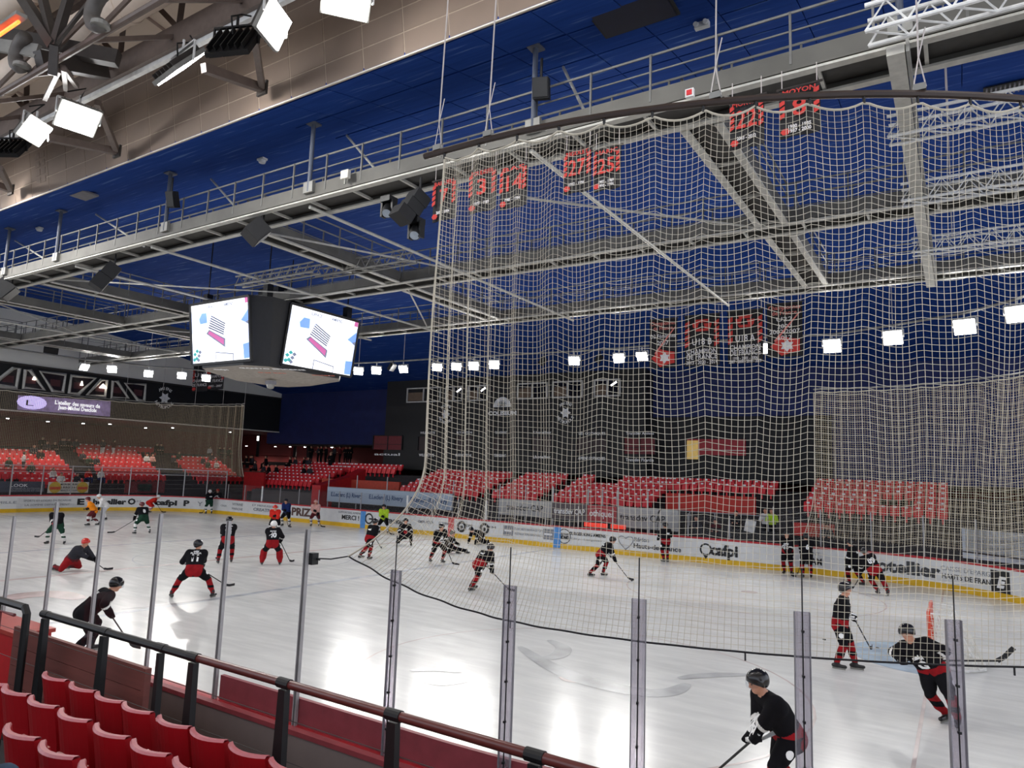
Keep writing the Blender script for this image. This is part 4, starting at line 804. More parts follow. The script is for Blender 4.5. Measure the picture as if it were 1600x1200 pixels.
# ------------------------------------------------------------------ far side walls
M_BLKW = mat('black wall panel', '#0f1012', .6, 0, .2, .6); M_GREYW = mat('pale grey soffit', '#e2e0d8', .7, 0, .06, .4); M_MAR = mat('dark maroon wall', '#6b2424', .7, 0, .12, .7); M_REDW = mat('bright red wall', '#c22a1e', .55, 0, .08, 1)
struct('wall_far_left', MB().bb(-60, -42, 47, 47.3, 6.1, 11.3), M_BLUED); struct('wall_far_right', MB().bb(-20, 20, 46.3, 46.8, 4.2, 11.6), M_BLUED)
struct('wall_back', MB().bb(-80, 20, 52, 52.3, -.1, 8), M_MAR); struct('wall_far_recess', MB().bb(-60, 20, 47.2, 52, 6.0, 6.15), M_BLKW)
BW = struct('wall_black', MB().bb(-41.9, -18, 45, 46.4, 4.0, 11.9), M_BLKW)
struct('wall_black_side', MB().bb(-18, -6.5, 46.0, 46.4, 4.0, 8.2), mat('charcoal wall', '#17171a', .7))
struct('wall_left_top', MB().bb(-58.5, -58.2, 8, 48, 10.7, 15), M_GREYW)
LW = struct('wall_left_black', MB().bb(-58.9, -58.2, 6, 47, 7.2, 10.7), M_BLKW)
struct('wall_left_back', MB().bb(-72, -71.7, 0, 52, -.1, 8), M_MAR); struct('ceiling_left_recess', MB().bb(-72, -58.9, 0, 52, 7.2, 7.35), mat('maroon soffit', '#5a2626', .8))
MB().bb(-58.2, -58.1, 6, 47, 10.62, 10.74).build('edge_trim', M_STEELD, LW); MB().bb(-58.2, -58.12, 6, 47, 7.2, 7.3).build('edge_trim', M_CREAM, LW)
# slanting window bays in the left end wall
bays = [[(20, 575.6), (30, 576), (25, 605.6), (-6, 602), (-6, 596)], [(39.4, 578), (47, 578.8), (68.8, 609.4), (36, 606)], [(62.5, 580.6), (102, 585.6), (98, 612.5), (82, 610.6)], [(111, 587), (149, 591), (122.5, 615.6), (107.5, 613.8)], [(157.5, 593.8), (167, 594.4), (163.8, 619.4), (135.6, 617)], [(176, 595.6), (183, 596.3), (200, 622), (173.8, 621)], [(195, 599), (227, 601), (225, 626), (215, 625)]]
for i, b in enumerate(bays):
    P = [onx(px, py, -58.1) for px, py in b]
    w = tag(MB().prism([p + Vector((-.02, 0, 0)) for p in P], (.03, 0, 0)).build('window_%d' % (i + 1), mat('dim interior glass', '#2a2224', .15)), kind='structure')
    MB().tube([p + Vector((.05, 0, 0)) for p in P], .13, 4, closed=True).build('window_frame', mat('grey white frame', '#b9b7b0', .5), w)
    c = sum(P, Vector()) / len(P)
    MB().prism([c + Vector((.02, dy, dz)) for dy, dz in ((-.35, -.3), (.35, -.3), (.35, .2), (-.35, .2))], (.01, 0, 0)).build('interior_wall', mat('maroon interior', '#4a2024', .6), w)
    if i in (1, 3, 4): MB().lathe(c + Vector((.06, .2, .1)), [(.03, .25), (.3 if i == 4 else .12, -.1), (.001, -.12)], 10).build('pendant_lamp', mat('warm lit lamp', '#fff2e0', .4, 0, 0, 1, 0, 4.0), w)
# LED advert strip on the left end
ds = thing('led_strip', 'violet LED advert strip with an oval logo over the left end stand', 'screen', onx(100, 650, -57.9))
a, b, c_, d_ = onx(28, 617.5, -58.0), onx(172, 627, -58.0), onx(171, 651, -58.0), onx(27, 640, -58.0)
MB().prism([a, b, c_, d_], (.08, 0, 0)).build('panel', mat('lit violet panel', '#7a6a90', .5, 0, .3, 3, 0, .5), ds)
ov = onx(50, 629, -57.88); MB().prism([ov + Vector((0, 1.0 * math.cos(k * .35), .5 * math.sin(k * .35))) for k in range(18)], (.02, 0, 0)).build('oval_logo', mat('lit lilac', '#d4c4ff', .5, 0, 0, 1, 0, .8), ds)
ML = mat('lit white lettering', '#ffffff', .5, 0, 0, 1, 0, .9)
text("L'atelier des saveurs de", .42, ML, ds, onx(122, 632, -57.86), (0, 1, 0), (0, 0, 1), 'lettering', .01, width=onx(157, 632, -58).y - onx(86, 632, -58).y); text('Jean-Michel Descloix', .42, ML, ds, onx(122, 639, -57.86), (0, 1, 0), (0, 0, 1), 'lettering', .01, width=onx(153, 632, -58).y - onx(92, 632, -58).y)
text('L', .6, M_INK, ds, onx(46, 630, -57.84), (0, 1, 0), (0, 0, 1), 'lettering', 0, width=.5)
# round metropolitan crest and arena sign on the black walls
def crest(c, xd, nrm, r, parent, words=('AMIENS', 'METROPOLE')):
    xd, nrm = Vector(xd), Vector(nrm); c = Vector(c); U = Vector((0, 0, 1)); m = M_INKW
    star = [c + nrm * .03 + (xd * math.cos(k * math.pi / 6) + U * math.sin(k * math.pi / 6)) * (r * (.52 if k % 2 == 0 else .3)) for k in range(12)]
    MB().prism(star, nrm * .02).build('crest_star', m, parent)
    for w_, a0, sg in ((words[0], math.pi / 2, -1), (words[1], -math.pi / 2, 1)):
        n = len(w_)
        for i, ch_ in enumerate(w_):
            an = a0 + sg * (i - (n - 1) / 2) * .26; dr = xd * math.cos(an) + U * math.sin(an); up = dr if sg < 0 else -dr; xx = (xd * math.sin(an) - U * math.cos(an)) * (1 if sg < 0 else -1)
            text(ch_, r * .36, m, parent, c + nrm * .04 + dr * (r * .82), xx, up, 'crest_letter', .005)
for px, py in ((697, 647), (884, 645)): p = ony(px, py, 45); crest(p, (1, 0, 0), (0, -1, 0), .85, BW)
p = onx(257, 622, -58.2); crest(p, (0, 1, 0), (1, 0, 0), 1.0, LW)
p = ony(785, 636, 45); half = [p + Vector((.82 * math.cos(math.pi * k / 16), -.03, .0 + .78 * math.sin(math.pi * k / 16))) for k in range(17)]
MB().prism(half, (0, -.02, 0)).build('sun_emblem', M_INKW, BW)
for k in range(1, 10):
    a = math.pi * k / 10; d = Vector((math.cos(a), 0, math.sin(a))); MB().beam(p + Vector((0, -.06, 0)) + d * .1, p + Vector((0, -.06, 0)) + d * .5, .03, .03).build('sun_ray', M_BLKW, BW)
text('COLISEUM', .42, M_INKW, BW, ony(785, 646, 45) - Vector((0, .03, 0)), (1, 0, 0), (0, 0, 1), 'lettering', .02, width=ony(807, 646, 45).x - ony(763, 646, 45).x)
# press box windows with white frames
for i, (x0, y0, x1, y1) in enumerate(((638, 601, 688, 627), (698, 600, 722, 626), (733, 599, 762, 625), (810, 596, 855, 622), (865, 592, 910, 620), (930, 588, 969, 618))):
    a, b = ony(x0, y0, 44.98), ony(x1, y1, 44.98); z1_, z0_ = max(a.z, b.z), min(a.z, b.z); z1_ = z0_ + 1.15
    w = tag(MB().bb(a.x, b.x, 44.96, 45.1, z0_, z1_).build('window_%d' % (i + 11), mat('dark press box glass', '#1a1a1e', .1)), kind='structure')
    fr = MB()
    for xx in (a.x, (a.x + b.x) / 2, b.x): fr.bb(xx - .05, xx + .05, 44.88, 44.97, z0_, z1_)
    for zz in (z0_, z1_): fr.bb(a.x - .05, b.x + .05, 44.88, 44.97, zz - .05, zz + .05)
    fr.build('window_frame', mat('light frame', '#c5c2bd', .5), w)
    MB().bb(a.x + .1, (a.x + b.x) / 2 - .1, 44.94, 44.97, z0_ + .1, z0_ + .8).build('interior_wall', mat('warm interior', '#6d5a48' if i == 0 else '#3a1c1e', .6), w)
    if i in (1, 2, 5): MB().box(((a.x + b.x) / 2 + .5, 44.93, z1_ - .3), (.5, .03, .12), ax=((.8, 0, .5), (0, 1, 0), (-.5, 0, .8))).build('interior_lamp', M_LAMP if 0 else mat('lit tube', '#ffffff', .4, 0, 0, 1, 0, 3.0), w)
# loge boxes below
for i, (x0, y0, x1, y1, s1, s2) in enumerate(((585, 681, 628, 703, '', 'actual'), (655, 682, 680, 704, 'WILLMOTTE', 'WILLMOTTE'), (712, 682, 738, 704, 'RTM ITM', 'RTM ITM'), (772, 682, 792, 704, 'TERRASSEMENT', 'TERRASSEMENT'), (832, 682, 862, 706, 'Lhotellier', 'Lhotellier'), (902, 684, 948, 708, 'LES GOTHIQUES', 'AMIENS GOTHIQUES'), (976, 684, 1024, 710, 'Transdev Amiens', 'Transdev Picardie'))):
    yy = 44.97; a, b = ony(x0, y0, yy), ony(x1, y1, yy); z1_, z0_ = max(a.z, b.z), min(a.z, b.z)
    w = tag(MB().bb(a.x, b.x, 44.96, 45.1, z0_, z1_).build('window_%d' % (i + 21), mat('maroon loge interior', '#6a2026' if i in (0, 6) else '#2c1416', .6) if i in (0, 6) else mat('dim loge interior', '#2c1618', .5)), kind='structure')
    fr = MB(); fr.bb(a.x - .06, a.x, 44.85, 44.97, z0_, z1_); fr.bb(b.x, b.x + .06, 44.85, 44.97, z0_, z1_); fr.bb(a.x, b.x, 44.85, 44.97, z1_, z1_ + .06); fr.bb(a.x, b.x, 44.9, 44.97, (z0_ * .6 + z1_ * .4) - .03, (z0_ * .6 + z1_ * .4)); fr.build('window_frame', M_DARK, w)
    MB().bb((a.x + b.x) / 2 - .04, (a.x + b.x) / 2 + .04, 44.9, 44.97, z0_, z1_).build('mullion', M_DARK, w)
    wd_ = (b.x - a.x) * .9
    if s1: text(s1, .26, M_INKW, BW, ((a.x + b.x) / 2, 44.96, z1_ + .3), (1, 0, 0), (0, 0, 1), 'lettering', .004, width=wd_)
    text(s2, .3, M_INKW, BW, ((a.x + b.x) / 2, 44.96, z0_ - .4), (1, 0, 0), (0, 0, 1), 'lettering', .006, width=wd_)
a, b = ony(1074, 686, 45.9), ony(1165, 712, 45.9)
w = tag(MB().bb(a.x, b.x, 45.85, 46, b.z, a.z).build('window_31', mat('red lounge interior', '#9c2430', .6)), kind='structure'); MB().bb(a.x, a.x + .75, 45.8, 45.86, b.z - .3, a.z - .1).build('interior_wall', mat('warm lit interior', '#c9a860', .6, 0, .1, 2, 0, .35), w); MB().bb(a.x + .8, b.x, 45.78, 45.86, a.z - .75, a.z - .7).build('counter', M_CREAM, w)
rc = ony(1255, 685, 46.3); struct('door_1', MB().bb(rc.x - .9, rc.x + .7, 46.3, 46.48, 4.2, rc.z + .1), M_REDW)
# red lit openings in the back left corner
for k, (x0, x1, y0, y1) in enumerate(((497, 547, 679, 704), (395, 455, 676, 712))):
    a, b = ony(x0, y0, 51.8), ony(x1, y1, 51.8); struct('door_%d' % (k + 2), MB().bb(a.x, b.x, 51.75, 51.95, b.z, a.z), mat('lit red wall', '#a03030', .6) if k == 0 else M_MAR)
for k, (px, py) in enumerate(((387, 672), (405, 673), (432, 676), (455, 677), (478, 677), (520, 677), (12, 652), (75, 657), (130, 660), (172, 661), (228, 667), (270, 667), (360, 671))):
    p = ony(px, py, 50) if px > 380 else onx(px, py, -62); p.z = min(p.z, 7.15) if px < 380 else 6.0
    t = thing('downlight', 'small glowing ceiling spotlight, %s from the left under the far overhang' % ORD[(7, 8, 9, 10, 11, 12, 0, 1, 2, 3, 4, 5, 6)[k]], 'spotlight', p, 'spotlights under the overhang'); MB().cyl(p - Vector((0, 0, .02)), p - Vector((0, 0, .09)), .13, 10).build('trim_ring', M_WHITE, t); MB().cyl(p - Vector((0, 0, .08)), p - Vector((0, 0, .12)), .1, 10).build('lens', M_LAMP, t)
    ld = bpy.data.lights.new('downlight_beam', 'SPOT'); ld.energy = 260; ld.spot_size = 2.5; ld.spot_blend = .8; ld.shadow_soft_size = .1; ld.color = (1, .86, .74); lo = bpy.data.objects.new('downlight_beam', ld); COL.objects.link(lo); lo.parent = t; lo.location = (0, 0, -.2)
for k, (px, py) in enumerate(((403, 685), (461, 685), (482, 685), (548, 685))):
    p = ony(px, py, 49.5); t = thing('pillar_lamp', 'white lamp on a dark pillar, %s from the left at the back left corner' % ORD[k], 'lamp', p, 'pillar lamps'); MB().box(p, (.22, .1, .5)).build('glow_box', mat('lit lamp panel', '#ffffff', .4, 0, 0, 1, 0, 2.5), t); MB().box(p + Vector((0, .1, -.4)), (.4, .1, 3.2)).build('pillar', M_BLKW, t)
# ------------------------------------------------------------------ stands
M_STEP = mat('dark concrete step', '#2c2729', .85)
def stand(name, rows, fn_box):
    mb = MB()
    for i in range(rows): fn_box(mb, i)
    return tag(mb.build(name, M_STEP), kind='structure')
FY, FZ, DY, DZ = 37.6, 1.75, .8, .25
stand('stand_far', 8, lambda mb, i: mb.bb(-50, 14, FY + DY * i, 47 if i < 7 else 47, -.06 if i == 0 else FZ + DZ * (i - 1), FZ + DZ * i))
LX, LZ = -59.5, 1.5
stand('stand_left', 10, lambda mb, i: mb.bb(-71.7, LX - .85 * i, 2, 46, -.06 if i == 0 else LZ + .36 * (i - 1), LZ + .36 * i))
struct('wall_stand_front', MB().bb(-37, -15, 36.6, 36.75, -.06, 1.15), mat('black front panel', '#16151a', .7))
# seats
M_SEAT = mat('red plastic seat', '#e22c36', .4, 0, .08, 2); M_SEATD = mat('red seat shell', '#8f1219', .35, 0, .06, 2)
def seat_mesh():
    mb = MB()   # faces -Y: folded pan, curved back shell, number plate
    A = [(-.22, .13, .42), (-.1, .17, .40), (.1, .17, .40), (.22, .13, .42)]; B = [(-.22, .24, .84), (-.1, .29, .86), (.1, .29, .86), (.22, .24, .84)]
    mb.strip(A, B); mb.strip([(p[0], p[1] + .04, p[2]) for p in A][::-1], [(p[0], p[1] + .04, p[2]) for p in B][::-1]); mb.strip(B, [(p[0], p[1] + .04, p[2]) for p in B])
    mb.box((0, .08, .52), (.4, .07, .36), ax=((1, 0, 0), (0, .97, -.22), (0, .22, .97))); mb.box((0, .12, .25), (.08, .1, .36))
    mb.cur = 1; mb.box((0, .185, .8), (.15, .03, .09)); return mb.mesh('stadium_seat', [M_SEAT, M_INKW])
SEAT = seat_mesh(); SP = []
def block(label, grp, x0, x1, r0, r1, trim=None):
    n = int((x1 - x0) / .5)
    for r in range(r0, r1):
        for i in range(n):
            x = x0 + .25 + .5 * i
            if trim and trim(r, x): continue
            SP.append((x, FY + DY * r + .3, FZ + DZ * r, 0, label % (ORD[i], ORD[r - r0]), grp))
def fx(px, y): return ony(px, 790, y).x
block('red seat %s from left, row %s up, left middle block of the far stand', 'seats of the left middle far block', fx(612, 38), fx(742, 38), 1, 7)
block('red seat %s from left, row %s up, middle block left of the far aisle', 'seats of the middle far block', fx(757, 38), fx(838, 38), 1, 7)
block('red seat %s from left, row %s up, block behind the two grey adverts', 'seats of the block behind the grey adverts', fx(852, 38), fx(1008, 38), 1, 7, lambda r, x: r >= 5 and (-20.6 < x < -18.6))
block('red seat %s from left, row %s up, above the red tunnel wall', 'seats above the tunnel wall', fx(1028, 42), fx(1222, 42), 5, 7)
block('red seat %s from left, row %s up, behind the far right boards', 'seats at the far right', fx(1245, 38), fx(1500, 38), 2, 8, lambda r, x: 3 <= r <= 4 and (-3.6 < x < -2.0))
block('red seat %s from left, row %s up, above the orange wall left of the net', 'seats above the orange wall', fx(515, 43), fx(622, 43), 6, 8)
block('red seat %s from left, row %s up, far left corner block', 'seats of the far left corner', fx(408, 40), fx(503, 40), 1, 8)
def lblock(label, grp, y0, y1, r0, r1, trim=None):
    n = int((y1 - y0) / .5)
    for r in range(r0, r1):
        for i in range(n):
            y = y0 + .25 + .5 * i
            if trim and trim(r, y): continue
            SP.append((LX - .85 * r - .3, y, LZ + .36 * r, math.pi / 2, label, grp))
lblock('l', 'l', 22, 29.6, 0, 7, lambda r, y: r == 0 and y < 25); lblock('l', 'l', 31.5, 37.4, 1, 8); lblock('l', 'l', 40, 45, 1, 7); lblock('l', 'l', 31.5, 40, 8, 9)
SP.sort(key=lambda s: s[0] ** 2 + s[1] ** 2)
for x, y, z, rz, lab, grp in SP[:280]:
    o = link('stadium_seat', SEAT, None, None, (x, y, z)); o.rotation_euler = (0, 0, rz); tag(o, lab, 'seat', grp)
co = np.empty(len(SEAT.vertices) * 3); SEAT.vertices.foreach_get('co', co); co = co.reshape(-1, 3); mb = MB()
fcs = [list(p.vertices) for p in SEAT.polygons]; mis = [p.material_index for p in SEAT.polygons]
for x, y, z, rz, lab, grp in SP[280:]:
    c, s = math.cos(rz), math.sin(rz); n0 = len(mb.v); mb.v += [(x + c * p[0] - s * p[1], y + s * p[0] + c * p[1], z + p[2]) for p in co]; mb.f += [[i + n0 for i in f] for f in fcs]; mb.mi += mis
tag(mb.build('stadium_seats', [M_SEAT, M_INKW]), 'rows of small red seats in the farthest stands', 'seats', None, 'stuff')
# walls and panels in front of the far stand
def panel(px0, px1, y, ztop, zbot, m, name, label, cat, rows=()):
    x0, x1 = ony(px0, 790, y).x, ony(px1, 790, y).x; t = thing(name, label, cat, ((x0 + x1) / 2, y, zbot)); MB().bb(x0, x1, y, y + .06, zbot, ztop).build('panel', m, t)
    for f, s, h, w, mm in rows: text(s, h, mm, t, (x0 + (x1 - x0) * f, y - .01, (ztop + zbot) / 2), (1, 0, 0), (0, 0, 1), 'lettering', .008, .004, width=w)
    fr = MB(); fr.beam((x0, y + .03, ztop), (x1, y + .03, ztop), .08, .03); fr.beam((x0, y + .03, zbot), (x1, y + .03, zbot), .08, .03); fr.build('frame', M_STEEL, t)
    n = max(2, int((x1 - x0) / 2.5)); mbp = [MB().bb(x0 + (x1 - x0) * i / n - .03, x0 + (x1 - x0) * i / n + .03, y + .07, y + .12, -.06, ztop + .9).build('support_post', M_ALU, t) for i in range(n + 1)]
    return t
M_PB = mat('pale blue panel', '#9fadbd', .5, 0, .04, 1); M_PG = mat('pale grey panel', '#a9a8a6', .5, 0, .04, 1); MNV = mat('navy print', '#27466e')
panel(510, 706, 36.2, 2.55, 1.5, M_PB, 'advertising_sign', 'long pale blue advert panel with dark lettering behind the far boards', 'advert panel', ((.17, 'E.Leclerc (L) Rivery', .42, 3.1, MNV), (.5, 'E.Leclerc (L) Rivery', .42, 3.1, MNV), (.83, 'E.Leclerc (L) Rivery', .42, 3.1, MNV)))
panel(779, 862, 36.2, 2.45, 1.5, M_PG, 'advertising_sign', 'left grey transport advert panel behind the far boards', 'advert panel', ((.5, 'transdev CAP', .5, 2.6, M_INK),))
panel(863, 917, 36.1, 2.4, 1.5, mat('charcoal panel', '#54484a', .5), 'advertising_sign', 'dark charcoal transport advert panel next to the red one', 'advert panel', ((.5, 'transdev CAP', .44, 2.0, M_INKW),))
panel(918, 963, 36.1, 2.4, 1.5, mat('dull red panel', '#a8383c', .5), 'advertising_sign', 'red club advert panel between two transport panels', 'advert panel', ((.5, 'othiques', .5, 1.5, M_INKW),))
panel(965, 1060, 36.2, 2.4, 1.3, M_PG, 'advertising_sign', 'right grey transport advert panel beside the tunnel', 'advert panel', ((.42, 'transdev CAP', .5, 2.6, M_INK),))
for px in (802, 876, 982):
    pass
q = arc_pt('far', 7.0); t = thing('advertising_sign', 'white notice panel behind the glass at the right edge', 'advert panel', (1.6, 33.2, 1.3))
a, b = ony(1503, 838, 33.6), ony(1625, 838, 32.4); MB().prism([(a.x, a.y, 1.35), (b.x, b.y, 1.35), (b.x, b.y, 2.5), (a.x, a.y, 2.5)], (.02, .05, 0)).build('panel', mat('bluish white panel', '#b9bfc8', .5), t)
u = (b - a).normalized(); c = (a + b) / 2 + Vector((-.02, -.03, 0))
for k, (s, z, w) in enumerate((('CREDIT MUTUEL DU NORD', 2.1, 2.2), ('au service du sport local', 1.85, 1.6), ('a vos cotes', 1.62, 1.0))): text(s, .16, M_INKG, t, (c.x, c.y, z), u, (0, 0, 1), 'lettering', 0, .003, width=w)
for e in (a, b): MB().cyl((e.x, e.y + .1, -.06), (e.x, e.y + .1, 2.5), .04, 8).build('post', M_STEELD, t)
# red and orange walls
tag(MB().bb(fx(500, 39.5), fx(622, 39.5), 39.5, 39.7, FZ, 3.05).build('tunnel_wall', mat('orange red wall', '#b8402a', .6)), 'orange red wall panel under the two upper rows left of the net', 'wall panel')
tag(MB().bb(fx(1040, 39.6), fx(1180, 39.6), 39.6, 39.8, FZ + .3, 3.2).build('tunnel_wall', M_REDW), 'bright red tunnel wall behind the big net', 'wall panel')
t = thing('stair_wall', 'red stepped side wall beside the stairs left of the pale blue panel', 'wall panel', (fx(498, 37), 37.5, 0)); xr = fx(500, 37.3)
MB().prism([(xr, 36.4, -.06), (xr, 36.4, 2.6), (xr, 39.5, 3.3), (xr, 41, 3.9), (xr, 41, -.06)], (.9, 0, 0)).build('side_panel', mat('signal red wall', '#b0161c', .5), t)
tag(MB().bb(fx(1240, 36.3), fx(1300, 36.3), 36.3, 36.9, FZ - .2, 2.15).build('barrier_pad', mat('red padding', '#c0271f', .5)), 'red padded barrier in front of the right seats', 'padding')
for i, (px0, px1, l) in enumerate(((1232, 1300, 'dark bench box at the left of the right glass corner'), (1060, 1220, 'dark team bench front beside the tunnel'))):
    x0, x1 = fx(px0, 36), fx(px1, 36); t = thing('team_bench', l, 'bench', ((x0 + x1) / 2, 36, 0)); MB().bb(x0, x1, 35.6, 35.75, -.06, 1.15).build('front', mat('dark bench front', '#2a2527', .7), t); MB().bb(x0, x1, 36.3, 36.7, .4, .48).build('bench_seat', mat('bench wood', '#6a4a38', .6), t); MB().bb(x0, x1, 36.72, 36.8, -.06, 1.6).build('bench_back', M_DARK, t)
# small things by the tunnel
p = ony(1172, 822, 35.9); t = thing('notice_sheet', 'tilted white paper sheet taped to the glass by the tunnel', 'paper', p); MB().box(p, (.5, .02, .6), ax=((.97, 0, -.2), (0, 1, 0), (.2, 0, .97))).build('sheet', M_WHITE, t); MB().box(p + Vector((0, 0, .28)), (.2, .03, .05)).build('tape', M_CREAM, t)
t = thing('hand_rail', 'low pale rail in front of the tunnel wall', 'railing', (fx(1110, 36.9), 36.9, 1)); xa, xb = fx(1040, 36.9), fx(1200, 36.9); MB().tube([(xa, 36.9, 2.35), (xb, 36.9, 2.35)], .03, 6).build('rail', M_ALU, t)
for k in range(5): x = xa + (xb - xa) * k / 4; MB().cyl((x, 36.9, -.06), (x, 36.9, 2.35), .025, 6).build('post', M_ALU, t)
# red glowing signal bar behind the boards
x0, x1 = fx(915, 35.3), fx(980, 35.3); t = thing('signal_bar', 'row of glowing red bars on the cap of the far boards', 'light', ((x0 + x1) / 2, 35.2, 1.2)); MB().bb(x0, x1, 35.15, 35.3, 1.22, 1.27).build('base', M_DARK, t)
for k in range(14):
    if k in (8,): continue
    x = x0 + (x1 - x0) * (k + .5) / 14; MB().bb(x - .07, x + .07, 35.12, 35.2, 1.27, 1.5).build('light_bar', mat('lit red bar', '#e8402c', .4, 0, 0, 1, 0, .5), t)
# left end advert cloths behind the glass
def lpanel(px0, px1, py0, py1, m, label, rows, discs=()):
    a, b = onx(px0, py0, -57.3), onx(px1, py0, -57.3); z1_, z0_ = a.z, onx((px0 + px1) / 2, py1, -57.3).z; t = thing('advert_cloth', label, 'advert panel', (-57.3, (a.y + b.y) / 2, z0_))
    MB().bb(-57.33, -57.27, a.y, b.y, z0_, z1_).build('cloth', m, t); MB().bb(-57.36, -57.3, a.y, b.y, -.06, z0_).build('stand_board', M_STEP, t)
    for f, v, s, h, w, mm in rows: text(s, h, mm, t, (-57.25, a.y + (b.y - a.y) * f, z0_ + (z1_ - z0_) * v), (0, 1, 0), (0, 0, 1), 'lettering', .003, .004, width=w)
    for f in discs:
        c = Vector((-57.25, a.y + (b.y - a.y) * f, (z0_ + z1_) / 2)); MB().cyl(c, c + Vector((.02, 0, 0)), .42, 20).build('disc', mat('gold disc', '#c8a838'), t); MB().box(c + Vector((.03, 0, -.05)), (.02, .7, .2)).build('disc_band', mat('orange print', '#c8502c'), t)
lpanel(0, 70, 752, 769, mat('slate cloth', '#3f4350', .7), 'slate grey advert cloth at the left picture edge behind the glass', ((.42, .62, 'LOOK', .3, 1.1, M_INKW), (.6, .32, 'INTERIEUR EXTERIEUR', .18, 2.2, M_INKG), (.6, .12, 'RENOVATION ET NEUF', .18, 2.2, M_INKG)))
lpanel(76, 139, 753, 770, mat('cream cloth', '#d4cfc4', .7), 'white advert cloth with two gold discs behind the left end glass', ((.5, .78, 'CAMION BAR BURGER', .2, 1.7, M_INK), (.5, .5, 'ALL BURGERS & CO', .2, 1.5, M_INK), (.5, .22, 'DU MARDI AU SAMEDI', .18, 1.7, M_INKG)), (.16, .84))
lpanel(196, 258, 752, 770, mat('dark red cloth', '#7a2c30', .7), 'dark red banner with a pale plate behind the left end glass', ())
lpanel(215, 238, 755.5, 768, mat('pale plate', '#b8b8a8', .6), 'pale plate with green lettering on the dark red banner', ((.5, .72, 'BRASSERIE', .3, 1.0, mat('green print', '#3c5a48')), (.5, .3, 'HOUSE', .3, .8, mat('green print'))))
t = thing('stand_wall', 'bright red low wall by the left corner stairs', 'wall panel', (-52, 38.5, 0)); a, b = ony(381, 748, 38.4), ony(400, 748, 38.4); MB().bb(a.x, b.x + 1.0, 38.4, 38.6, -.06, 3.3).build('panel', mat('signal red wall'), t); MB().bb(a.x, b.x + 1.0, 38.36, 38.64, 3.3, 3.36).build('coping', M_STEELD, t)
tag(MB().bb(fx(393, 36.6), fx(498, 36.6) - .3, 36.5, 36.7, -.06, 2.0).build('stand_front', mat('grey front wall', '#4b4444', .7)), 'grey low front wall below the far left corner seats', 'wall panel')
# ------------------------------------------------------------------ near stand in the foreground
M_STEPN = mat('near step', '#221c1d', .85)
struct('stand_near', MB().bb(-40, 6, 3.85, 4.5, -.06, .55).bb(-40, 6, 3.05, 3.85, -.06, 1.1).bb(-40, 6, 2.4, 3.05, -.06, 1.35).bb(-40, 6, 1.75, 2.4, -.06, 1.55).bb(-40, 6, -3, 1.75, -.06, 1.75), M_STEPN)
mbs = MB()
for i in range(16): mbs.bb(-40, 6, -12, 1.1 - .8 * i, 1.75 + .3 * i - (.3 if i else 1.8), 1.75 + .3 * i + .02)
struct('stand_near_unseen', mbs, M_STEPN)  # unseen rows behind the camera, added to block the backdrop's reflection in the glass
RYY, RZZ = 4.2, 2.26
hr = thing('handrail', 'dark red handrail on black tapered posts in front of the near seats', 'railing', (-5, RYY, 1.0))
MB().tube([(-8.55, RYY, RZZ), (2.5, RYY, RZZ)], .036, 12).build('rail_tube', mat('worn oxblood rail', '#5e2a26', .35), hr, True)
for i, x in enumerate((-9.05, -7.75, -7.2, -6.7, -6.16, -4.88, -3.65, -2.42, -1.2)):
    if i in (2,): continue
    pt = MB(); w = .05 if i != 3 else .03; pt.prism([(x - w * 1.8, RYY - .03, .55), (x + w * 1.8, RYY - .03, .55), (x + w * .8, RYY - .03, RZZ - .05), (x - w * .8, RYY - .03, RZZ - .05)], (0, .06, 0)); po = pt.build('post', M_BLACK, hr)
    MB().tube([(x - .07, RYY, RZZ), (x + .07, RYY, RZZ)], .044, 12).build('rail_clamp', M_BLACK, po)
MB().tube([(-9.05, RYY, RZZ), (-6.16, RYY, RZZ - .002)], .04, 10).build('rail_tube', M_BLACK, hr)
for z in (1.95, 1.62): MB().tube([(-10.5, RYY + .06, z), (2.5, RYY + .06, z)], .004, 4).build('guard_wire', M_STEELD, hr)
gt = thing('stair_gate', 'black bent tube gate frame at the left end of the handrail', 'gate', (-10, RYY, 1.0))
a, b = ony(-3, 937, 4.1), ony(43, 950, 4.1); MB().tube([(a.x, 4.1, .55), (a.x, 4.1, a.z - .06), (a.x + .06, 4.1, a.z), (b.x - .06, 4.1, a.z), (b.x, 4.1, a.z - .06), (b.x, 4.1, .55)], .045, 8).build('frame_tube', M_BLACK, gt)
MB().tube([(a.x + .1, 4.1, 1.0), (a.x + .1, 4.1, a.z - .12), (b.x - .3, 4.1, a.z - .12)], .02, 6).build('inner_bar', mat('dark red bar', '#6a1a1c', .5), gt)
# plank barrier behind the rail: each plank a part
pb = thing('plank_barrier', 'reddish brown plank barrier with a small access notice behind the handrail', 'barrier', (-8.8, 4.45, 1.0))
M_PL = mat('reddish brown plank', '#6e3a33', .6, 0, .12, 2, stretch=(.5, 6, 6))
for k in range(6): z1_ = 1.91 - .235 * k; MB().bb(-10.3, -7.29, 4.42, 4.47, z1_ - .228, z1_).build('plank', M_PL, pb)
MB().bb(-7.33, -7.28, 4.41, 4.48, .5, 1.91).build('end_strip', M_PL, pb)
pl = MB().bb(-9.35, -8.75, 4.405, 4.42, 1.22, 1.52).build('notice_plate', mat('faded notice', '#7d5148', .6), pb); text('ACCES', .12, M_DARK, pl, (-9.05, 4.4, 1.42), (1, 0, 0), (0, 0, 1), 'lettering', .002, .002); text('RESERVE', .08, M_DARK, pl, (-9.05, 4.4, 1.29), (1, 0, 0), (0, 0, 1), 'lettering', .001, .002)
